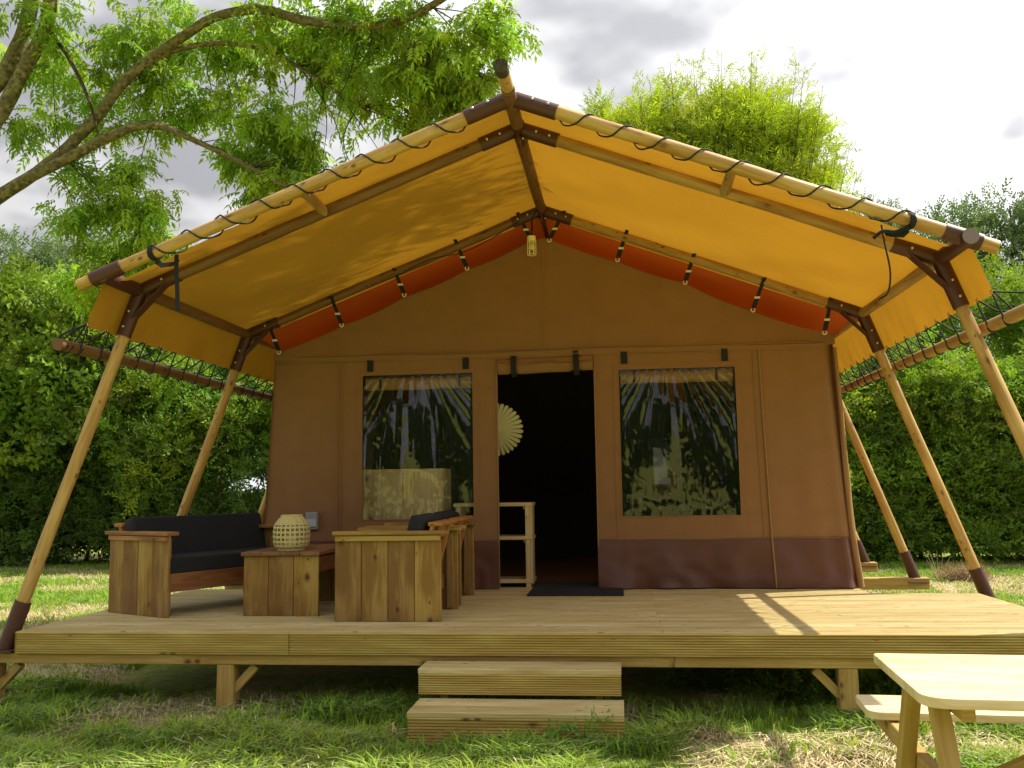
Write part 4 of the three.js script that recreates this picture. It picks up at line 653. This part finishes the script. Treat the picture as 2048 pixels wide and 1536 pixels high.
const broad = [sprig(9, 0.30, 0.085, 0.048), sprig(9, 0.28, 0.075, 0.045)], bigLeaf = [sprig(7, 0.40, 0.15, 0.095, 0.3), sprig(7, 0.36, 0.14, 0.09, 0.3)], small = [sprig(12, 0.28, 0.07, 0.042), sprig(12, 0.28, 0.075, 0.04)], narrow = [sprig(13, 0.36, 0.12, 0.032, 0.1), sprig(12, 0.32, 0.11, 0.032, 0.1)];
function bush(name, label, category, base, blobs, leaf, mat, opt, stems, group) {
  const t = thing(name, label, category, base, 0, group), list = fill(blobs, { dens: 1.9, ...opt });
  wpart(category === 'tree' ? 'trunk' : 'stem', stems.map((s) => stick(...s)), M.barkDark, t);
  leaf.forEach((g, k) => instances(category === 'tree' ? 'crown' : 'foliage', g, mat, t, list.filter((_, i) => i % leaf.length === k))); return t;
}
const gapAt = (p) => !(p.x > -7.75 && p.x < -6.05 && p.y > 1.35 + 0.1 * Math.sin(p.x * 9) && p.y < 1.88 + 0.14 * Math.sin(p.x * 7 + 1) - 0.15 * (p.x + 6.9));
// left of the tent
bush('hazel_bush', 'tall bush with large pale green leaves at the end of the hedge', 'bush', [-11.3, 0, -12.2], [[-12.2, 4.8, -12.2, 1.5, 1.3, 1.2, 620], [-10.8, 4.4, -12.0, 1.4, 1.3, 1.2, 620], [-9.8, 4.1, -12.1, 1.1, 1.1, 1.1, 420], [-13.4, 4.6, -12.4, 1.4, 1.6, 1.2, 420], [-11.5, 3.2, -12.0, 2.6, 1.4, 1.4, 800]], bigLeaf, LEAF.shrub, { shell: 0.4, clumps: [0.42, 26], bright: 0.7, warm: 0.4, droop: 0.2 }, [[[-11.3, 0, -12.2], [-12.2, 5.2, -12.2], 0.07, 0.02], [[-11.2, 0, -12.2], [-10.6, 5.0, -12.1], 0.07, 0.02], [[-11.1, 0, -12.3], [-9.8, 4.5, -12.2], 0.05, 0.02]]);
bush('shrub', 'loose yellow-green shrub between the big leafed bush and the tent', 'bush', [-7.7, 0, -12.0], [[-8.6, 3.1, -11.8, 1.2, 1.2, 1.0, 560], [-7.4, 3.1, -11.9, 1.3, 1.0, 1.0, 620], [-6.3, 2.9, -12.1, 1.0, 0.9, 0.9, 420], [-8.2, 2.1, -11.7, 1.2, 0.9, 0.9, 380], [-5.2, 3.0, -12.4, 1.2, 1.2, 0.9, 380], [-8.9, 4.1, -12.4, 1.0, 0.9, 0.9, 300], [-6.9, 3.9, -12.6, 1.6, 0.8, 0.9, 420], [-4.2, 3.0, -12.6, 1.2, 1.6, 0.9, 400]], broad, LEAF.shrub, { shell: 0.4, clumps: [0.32, 30], dens: 2.1, bright: 0.8, warm: 0.6, keep: gapAt }, [[[-7.8, 0, -12], [-8.4, 3.4, -12], 0.04, 0.015], [[-7.6, 0, -12.1], [-7.2, 3.3, -12], 0.04, 0.015], [[-6.0, 0, -12.3], [-5.6, 3.4, -12.3], 0.04, 0.015]]);
{ const b = []; for (let k = 0; k < 9; k++) b.push([-13.6 + k * 1.08, 1.25 + 0.3 * Math.sin(k * 2.1), -12.4 + 0.25 * Math.sin(k * 1.3), 1.0, k > 5 ? 1.0 : 1.7, 0.9, k > 5 ? 800 : 1150], [-13.2 + k * 1.08, k > 5 ? 0.6 : 1.1, -13.7, 1.0, k > 5 ? 0.7 : 1.3, 0.7, 500]);
  bush('dark_hedge', 'dense dark green hedge at the lawn edge behind the garden sofa', 'hedge', [-9.5, 0, -12.4], b, small, LEAF.hedge, { shell: 0.4, clumps: [0.30, 34], dens: 2.1, bright: 0.6, warm: 0.15, keep: gapAt }, [[[-12.5, 0, -12.5], [-12.4, 2.4, -12.5], 0.04, 0.02], [[-10.5, 0, -12.5], [-10.3, 2.4, -12.5], 0.04, 0.02], [[-8.8, 0, -12.5], [-8.7, 2.2, -12.5], 0.04, 0.02]]); }
bush('far_tree', 'hazy grey-green tree rising far beyond the big leafed bush', 'tree', [-19.5, 0, -25], [[-21.5, 8.2, -25, 2.6, 2.8, 2, 1100], [-18.6, 8.4, -25.5, 2.4, 2.3, 2, 1000], [-23.5, 7.5, -25, 2.4, 2.6, 2, 700], [-16.6, 7.0, -25, 2.2, 2.4, 2, 800], [-20, 5, -25, 5, 3, 2, 1300]], broad, LEAF.poplar, { shell: 0.35, clump: 0.40, freq: 0.7, size: [1.2, 1.9], bright: 0.3, warm: 0.1, seed: 14 }, [[[-19.5, 0, -25], [-19.8, 6.5, -25], 0.3, 0.12], [[-19.8, 4, -25], [-21.5, 9, -25], 0.15, 0.05], [[-19.7, 4.5, -25], [-18, 9, -25.5], 0.15, 0.05]]);
bush('shade_tree', 'dark leafy tree standing between the hedge and the ash boughs', 'tree', [-10.2, 0, -16.5], [[-11.2, 6.0, -16.5, 1.8, 1.5, 1.5, 620], [-9.0, 5.6, -16.5, 1.8, 1.5, 1.5, 620], [-7.2, 5.0, -16.2, 1.6, 1.3, 1.4, 480], [-9.8, 4.0, -16.4, 3.2, 1.6, 1.5, 800], [-13.2, 5.2, -16.8, 1.8, 1.8, 1.5, 480], [-5.5, 4.2, -16.4, 1.6, 1.5, 1.3, 420], [-6.9, 3.0, -16.6, 1.6, 1.3, 1.0, 520], [-8.6, 2.4, -16.4, 1.6, 1.4, 1.0, 520]], broad, LEAF.hedge, { shell: 0.45, clumps: [0.45, 24], size: [1.0, 1.5], bright: 0.6, warm: 0.4, keep: (p) => !(p.x > -9.7 && p.x < -7.7 && p.y > 1.3 && p.y < 2.05) }, [[[-10.2, 0, -16.5], [-10, 5.5, -16.5], 0.16, 0.07], [[-10.1, 3, -16.5], [-7.5, 5.4, -16.3], 0.09, 0.03]]);
// right of the tent
{ const top = [], low = []; for (let k = 0; k < 12; k++) { const x = 3.0 + k * 1.02, zz = -12.0 + 0.3 * Math.sin(k * 1.7); top.push([x, 3.0 + 0.35 * Math.sin(k * 2.3 + 0.5), zz, 1.1, 1.05 + 0.25 * Math.sin(k * 1.1), 1.0, 560]); low.push([x, 1.2, zz + 0.1, 1.0, 1.5, 0.95, 1150], [x + 0.5, 0.9, zz - 1.3, 1.0, 1.2, 0.7, 560]); }
  bush('tall_hedge', 'long tall hedge with sunny bright top beyond the slanted poles', 'hedge', [8.2, 0, -12], top.map((b) => b), broad, LEAF.shrub, { shell: 0.4, clumps: [0.34, 34], dens: 2.1, bright: 0.7, warm: 0.5 }, [[[4, 0, -12], [4.1, 3, -12], 0.04, 0.02], [[6, 0, -12], [6.1, 3.2, -12], 0.04, 0.02], [[8.2, 0, -12], [8.1, 3.2, -12], 0.04, 0.02]]);
  const t = scene.children.find((o) => o.name === 'tall_hedge'), list = fill(low, { dens: 1.9, shell: 0.4, clumps: [0.30, 34], bright: 0.6, warm: 0.1 }); small.forEach((g, k) => instances('foliage', g, LEAF.shrub, t, list.filter((_, i) => i % 2 === k))); }
bush('poplar_tree', 'tall loose grey-green tree with sky showing through, right of the roof end', 'tree', [12.4, 0, -24], [[11.2, 8.6, -24, 1.1, 1.6, 1.1, 330], [12.8, 9.0, -24, 1.4, 1.5, 1.2, 420], [14.4, 8.8, -24, 1.6, 1.8, 1.2, 460], [12.0, 6.4, -24, 1.6, 1.4, 1.2, 420], [14.2, 6.2, -24, 1.8, 1.6, 1.2, 420], [10.4, 6.9, -24, 0.9, 0.9, 0.9, 160], [16.2, 7.6, -24, 1.6, 2.2, 1.2, 420], [13, 4, -24, 4, 1.6, 1.2, 700]], broad, LEAF.poplar, { shell: 0.5, clump: 0.44, freq: 1.0, size: [1.0, 1.6], bright: 0.4, warm: 0.2, seed: 23 }, [[[12.4, 0, -24], [12.5, 7.5, -24], 0.22, 0.08], [[12.4, 4.5, -24], [14.4, 9.2, -24], 0.1, 0.03], [[12.4, 5, -24], [11.1, 9.4, -24], 0.1, 0.03], [[12.5, 7, -24], [12.9, 10, -24], 0.08, 0.02]]);
bush('poplar_tree', 'slender grey-green tree top peeping over the roof edge', 'tree', [9.6, 0, -26], [[9.0, 10.3, -26, 0.55, 0.9, 0.6, 120], [9.9, 9.7, -26, 0.7, 1.0, 0.7, 150], [10.2, 8.2, -26, 1.2, 1.4, 0.9, 260], [9.2, 8.0, -26, 1.0, 1.6, 0.9, 260], [9.6, 5.5, -26, 1.6, 2.4, 1, 420]], broad, LEAF.poplar, { shell: 0.5, clump: 0.44, freq: 1.0, size: [1.0, 1.5], bright: 0.4, warm: 0.15, seed: 24 }, [[[9.6, 0, -26], [9.5, 10, -26], 0.18, 0.03]]);
bush('far_tree', 'rounded green tree behind the hedge and the side pole', 'tree', [9.5, 0, -18], [[8.0, 5.0, -18, 1.5, 1.4, 1.2, 420], [9.8, 5.4, -18, 1.6, 1.4, 1.2, 460], [11.6, 5.2, -18, 1.7, 1.5, 1.2, 460], [13.4, 5.0, -18, 1.7, 1.5, 1.2, 420], [10, 3.6, -18, 4, 1.6, 1.2, 900], [6.4, 4.0, -17.6, 1.4, 1.3, 1.2, 360]], broad, LEAF.shrub, { shell: 0.45, clumps: [0.45, 24], size: [1.0, 1.5], bright: 0.6, warm: 0.3 }, [[[9.5, 0, -18], [9.6, 5, -18], 0.14, 0.05]]);
// the feathery willow behind the roof: many upright shoots
{ const t = thing('willow_tree', 'feathery yellow-green willow with upright shoots rising behind the tent roof', 'tree', [2.9, 0, -14.3]), list = [], shoots = [];
  for (let k = 0; k < 110; k++) {
    const a = rr(-1, 1), bx = 2.9 + a * 0.5, ex = 2.65 + a * 2.6 + rr(-0.25, 0.25), hy = 10.1 - 1.7 * Math.pow(Math.abs(a), 2.4) - (a < -0.55 ? 0.9 * (-a - 0.55) / 0.45 : 0) + rr(-1.1, 0.7), ez = -14.3 + rr(-1.6, 1.6);
    const q = (s) => V(mix(bx, ex, Math.pow(s, 0.8)) + 0.25 * s * s, hy * s, mix(-14.3, ez, s));
    shoots.push(limb([q(0.02), q(0.35), q(0.7), q(1)], [0.035, 0.025, 0.014, 0.004], 5));
    const n = 70; for (let i = 0; i < n; i++) { const s = mix(0.45, 1.0, Math.pow(R(), 0.9)), wd = 0.75 * (1.1 - s) + 0.05, p = q(s).add(V(rr(-1, 1) * wd, rr(-0.25, 0.25), rr(-1, 1) * wd)); list.push([p, turnTo(V(rr(-0.7, 0.9), rr(-0.1, 1.3), rr(-0.8, 0.8)), R() * 6.28), rr(0.7, 1.2) * (1.25 - 0.55 * s), 1 + 0.4 * (R() - 0.5), 0.25 * (R() - 0.4)]); }
  }
  list.push(...fill([[2.7, 7.2, -14.3, 2.9, 1.8, 1.4, 1800], [0.75, 9.0, -14.3, 0.95, 0.95, 1.0, 800], [2.1, 9.2, -14.3, 1.3, 0.95, 1.2, 1100], [3.5, 9.0, -14.2, 1.4, 1.1, 1.2, 1300], [4.3, 8.6, -14.2, 1.0, 1.3, 1.0, 1000], [4.5, 7.6, -14.2, 0.8, 1.0, 0.8, 600], [2.7, 5.4, -14.3, 2.4, 1.8, 1.3, 800]], { shell: 0.45, clumps: [0.36, 30], bright: 0.6, warm: 0.25, upright: 0.6, dens: 1.25, size: [0.7, 1.1] }));
  const w = wpart('trunk', shoots, M.barkDark, t); narrow.forEach((g, k) => instances('crown', g, LEAF.willow, t, list.filter((_, i) => i % 2 === k))); }
// the wood that faces the tent across the lawn: seen only as a mirror image in the window film
bush('far_tree', 'dark tree line mirrored in the crumpled window film', 'tree', [0, 0, 26], [[-14, 4, 26, 5, 4.5, 2, 900], [-6, 4.5, 27, 5, 5, 2, 900], [3, 4, 26, 5, 4.6, 2, 900], [11, 4.4, 27, 5, 5, 2, 900]], bigLeaf, LEAF.hedge, { shell: 0.35, clump: 0.36, freq: 0.7, size: [1.8, 2.8], seed: 31 }, [[[-6, 0, 27], [-6, 6, 27], 0.3, 0.1], [[4, 0, 26], [4, 6, 26], 0.3, 0.1]]);

// ---- grass: tufts of blades and lying straw
function tuft(n, h, spread, lean, w) {
  const pos = [], idx = []; for (let k = 0; k < n; k++) { const a = R() * 6.283, r = spread * Math.sqrt(R()), x = r * Math.cos(a), z = r * Math.sin(a), hh = h * rr(0.55, 1.1), b = R() * 6.283, l = lean * rr(0.3, 1.1) * hh, c = Math.cos(b), s = Math.sin(b), i = pos.length / 3; const px = -s * w, pz = c * w;
    pos.push(x - px, 0, z - pz, x + px, 0, z + pz, x + c * l * 0.35 - px * 0.8, hh * 0.6, z + s * l * 0.35 - pz * 0.8, x + c * l * 0.35 + px * 0.8, hh * 0.6, z + s * l * 0.35 + pz * 0.8, x + c * l, hh * (1 - 0.25 * lean), z + s * l); idx.push(i, i + 1, i + 3, i, i + 3, i + 2, i + 2, i + 3, i + 4); }
  const g = new THREE.BufferGeometry(); g.setAttribute('position', new THREE.Float32BufferAttribute(pos, 3)); g.setIndex(idx); g.computeVertexNormals(); return g;
}
{ const dry = (x, z) => fbm3(x * 0.9 + 3, 0, z * 1.6, 3, 51), groundY = (x, z) => -0.015 + 0.05 * (fbm3(x * 0.5, 0, z * 0.5, 3, 61) - 0.5), up = (x, z) => [V(x, groundY(x, z) - 0.004, z), new THREE.Quaternion().setFromAxisAngle(V(0, 1, 0), R() * 6.283)];
  const green = [], straw = [], spots = [[-4.6, 4.4, -0.9, 1.7, 36000], [-15, -3.6, -13, -0.5, 34000], [3.3, 13.5, -12.5, 0.3, 34000], [-3.6, 3.6, -2.6, -0.9, 2600]];
  for (const [xa, xb, za, zb, n] of spots) for (let k = 0; k < n; k++) {
    const x = rr(xa, xb), z = rr(za, zb), under = x > -3.6 && x < 3.5 && z < -0.25 && z > -2.6; if (under && (R() < sstep(-0.2, -1.0, z))) continue;
    if (x > -0.7 && x < 0.56 && z > 0.0 && z < 0.6) continue;
    const d = dry(x, z) + (za < -5 ? 0.045 : 0), near = za > -1, hgt = sstep(0.36, 0.66, fbm3(x * 3.2, 4, z * 3.2, 2, 58)), s = (near ? mix(0.5, 1.6, hgt) : 1.5) * rr(0.65, 1.25) * (under ? 0.8 : 1);
    const bare = near ? (x < 0.9 ? 1 - 0.85 * sstep(0.3, 0.6, z) : 1) : 1; if (R() < sstep(0.45, 0.60, d) * 0.85 * bare) straw.push([...up(x, z), s * 1.1, 1 + 0.5 * (R() - 0.5), 0.1 * (R() - 0.3)]); else green.push([...up(x, z), s, 1 + 0.5 * (R() - 0.5), 0.35 * (R() - 0.4) + 0.3 * (d - 0.5)]);
  }
  const gr = tag(new THREE.Group(), 'mown green grass tufts covering the lawn round the deck', 'grass'); gr.name = 'grass'; gr.userData.kind = 'stuff'; scene.add(gr);
  [tuft(12, 0.095, 0.06, 1.0, 0.0036), tuft(11, 0.07, 0.065, 1.2, 0.0036)].forEach((g, k) => instances('blades', g, LEAF.grass, gr, green.filter((_, i) => i % 2 === k)));
  const st = tag(new THREE.Group(), 'dry straw and cut grass lying in patches on the lawn', 'straw'); st.name = 'dry_grass'; st.userData.kind = 'stuff'; scene.add(st);
  [tuft(9, 0.05, 0.10, 3.4, 0.0024), tuft(8, 0.08, 0.08, 2.0, 0.0024)].forEach((g, k) => instances('blades', g, LEAF.straw, st, straw.filter((_, i) => i % 2 === k)));
  // taller tufts along posts and steps, and the leafy plants in the dark under the deck
  const tall = []; for (let k = 0; k < 420; k++) { const e = R(), x = e < 0.25 ? -2.06 + rr(-0.3, 0.5) : e < 0.5 ? rr(-1.2, -0.7) : e < 0.85 ? rr(0.5, 3) : rr(-0.7, 0.55), z = e < 0.85 ? rr(-0.3, 0.35) : rr(0.6, 0.68); tall.push([...up(x, z), e < 0.85 ? rr(0.7, 1.5) : rr(0.35, 0.7), 1 + 0.4 * (R() - 0.5), 0.3 * (R() - 0.5)]); }
  instances('blades', tuft(7, 0.12, 0.04, 0.7, 0.003), LEAF.grass, gr, tall);
  const gc = tag(new THREE.Group(), 'dark leafy ground cover growing in the shade under the deck', 'ground cover'); gc.name = 'ground_cover'; gc.userData.kind = 'stuff'; scene.add(gc);
  broad.forEach((g) => instances('foliage', g, LEAF.shrub, gc, fill([[1.6, 0.0, -1.5, 0.8, 0.28, 0.7, 380], [2.6, 0.0, -1.6, 0.8, 0.30, 0.6, 420], [2.2, 0.0, -0.7, 0.8, 0.22, 0.35, 200]], { shell: 0.4, clump: 0.2, size: [0.4, 0.7], upright: 0.2, seed: 41, keep: (p) => p.y < 0.27 }))); }
// small plants
function weed(name, label, category, at, n, h, mat, leaf, group) { const t = thing(name, label, category, at, 0, group), st = []; const list = []; for (let k = 0; k < n; k++) { const a = R() * 6.283, e = V(Math.cos(a) * h * 0.35, h * rr(0.6, 1), Math.sin(a) * h * 0.35); st.push(limb([V(0, -0.02, 0), e.clone().multiplyScalar(0.5).add(V(0, h * 0.08, 0)), e], [0.004, 0.003, 0.0015], 5)); for (let i = 0; i < 5; i++) list.push([leaf[0], V(0, 0, 0).lerp(e, rr(0.35, 1)), turnTo(V(Math.cos(a + rr(-1, 1)), rr(0, 0.8), Math.sin(a + rr(-1, 1))), R() * 6), rr(0.25, 0.5)]); }
  part('stem', st, mat === LEAF.straw ? LEAF.straw : LEAF.weed, t); const gs = list.map(([g, p, q, s]) => g.clone().applyMatrix4(new THREE.Matrix4().compose(p, q, V(s, s, s)))); if (mat !== LEAF.straw) part('leaves', gs, mat, t); return t; }
weed('weed', 'bright green weed growing up against the lower step', 'weed', [0.34, 0, 0.66], 4, 0.19, LEAF.weed, broad);
weed('weed', 'low leafy weed at the foot of the lower step', 'weed', [0.12, 0, 0.68], 5, 0.1, LEAF.weed, broad);
weed('dry_stalks', 'pale dead stalks standing on the lawn before the tall hedge', 'dead plant', [5.15, 0, -8.4], 6, 0.55, LEAF.straw, broad);
weed('dry_stalks', 'thin dead stalks on the lawn beside the slanted front post', 'dead plant', [-6.15, 0, -4.4], 5, 0.32, LEAF.straw, broad);
{ const t = thing('straw_heap', 'low heap of brown dry grass on the lawn before the tall hedge', 'heap', [5.55, 0, -8.6]), q = []; for (let k = 0; k < 500; k++) { const d = rv(), p = V(d.x * 0.36, Math.abs(d.y) * 0.16 * (1 - Math.abs(d.x) * 0.5), d.z * 0.3); q.push([p.add(t.position), turnTo(V(rr(-1, 1), rr(-0.2, 0.4), rr(-1, 1)), R() * 6), rr(1.2, 2.2), rr(0.35, 0.7), 0.2]); } const m = instances('straw', tuft(4, 0.1, 0.03, 1.8, 0.002), LEAF.straw, t, q); part('mound', new THREE.SphereGeometry(1, 24, 12).scale(0.34, 0.12, 0.28), std(C(0.12, 0.085, 0.05), { map: GROUND, roughness: 1 }), t); }

scene.traverse((o) => { if (o.isMesh) { o.castShadow = true; o.receiveShadow = true; } });
renderer.render(scene, camera);
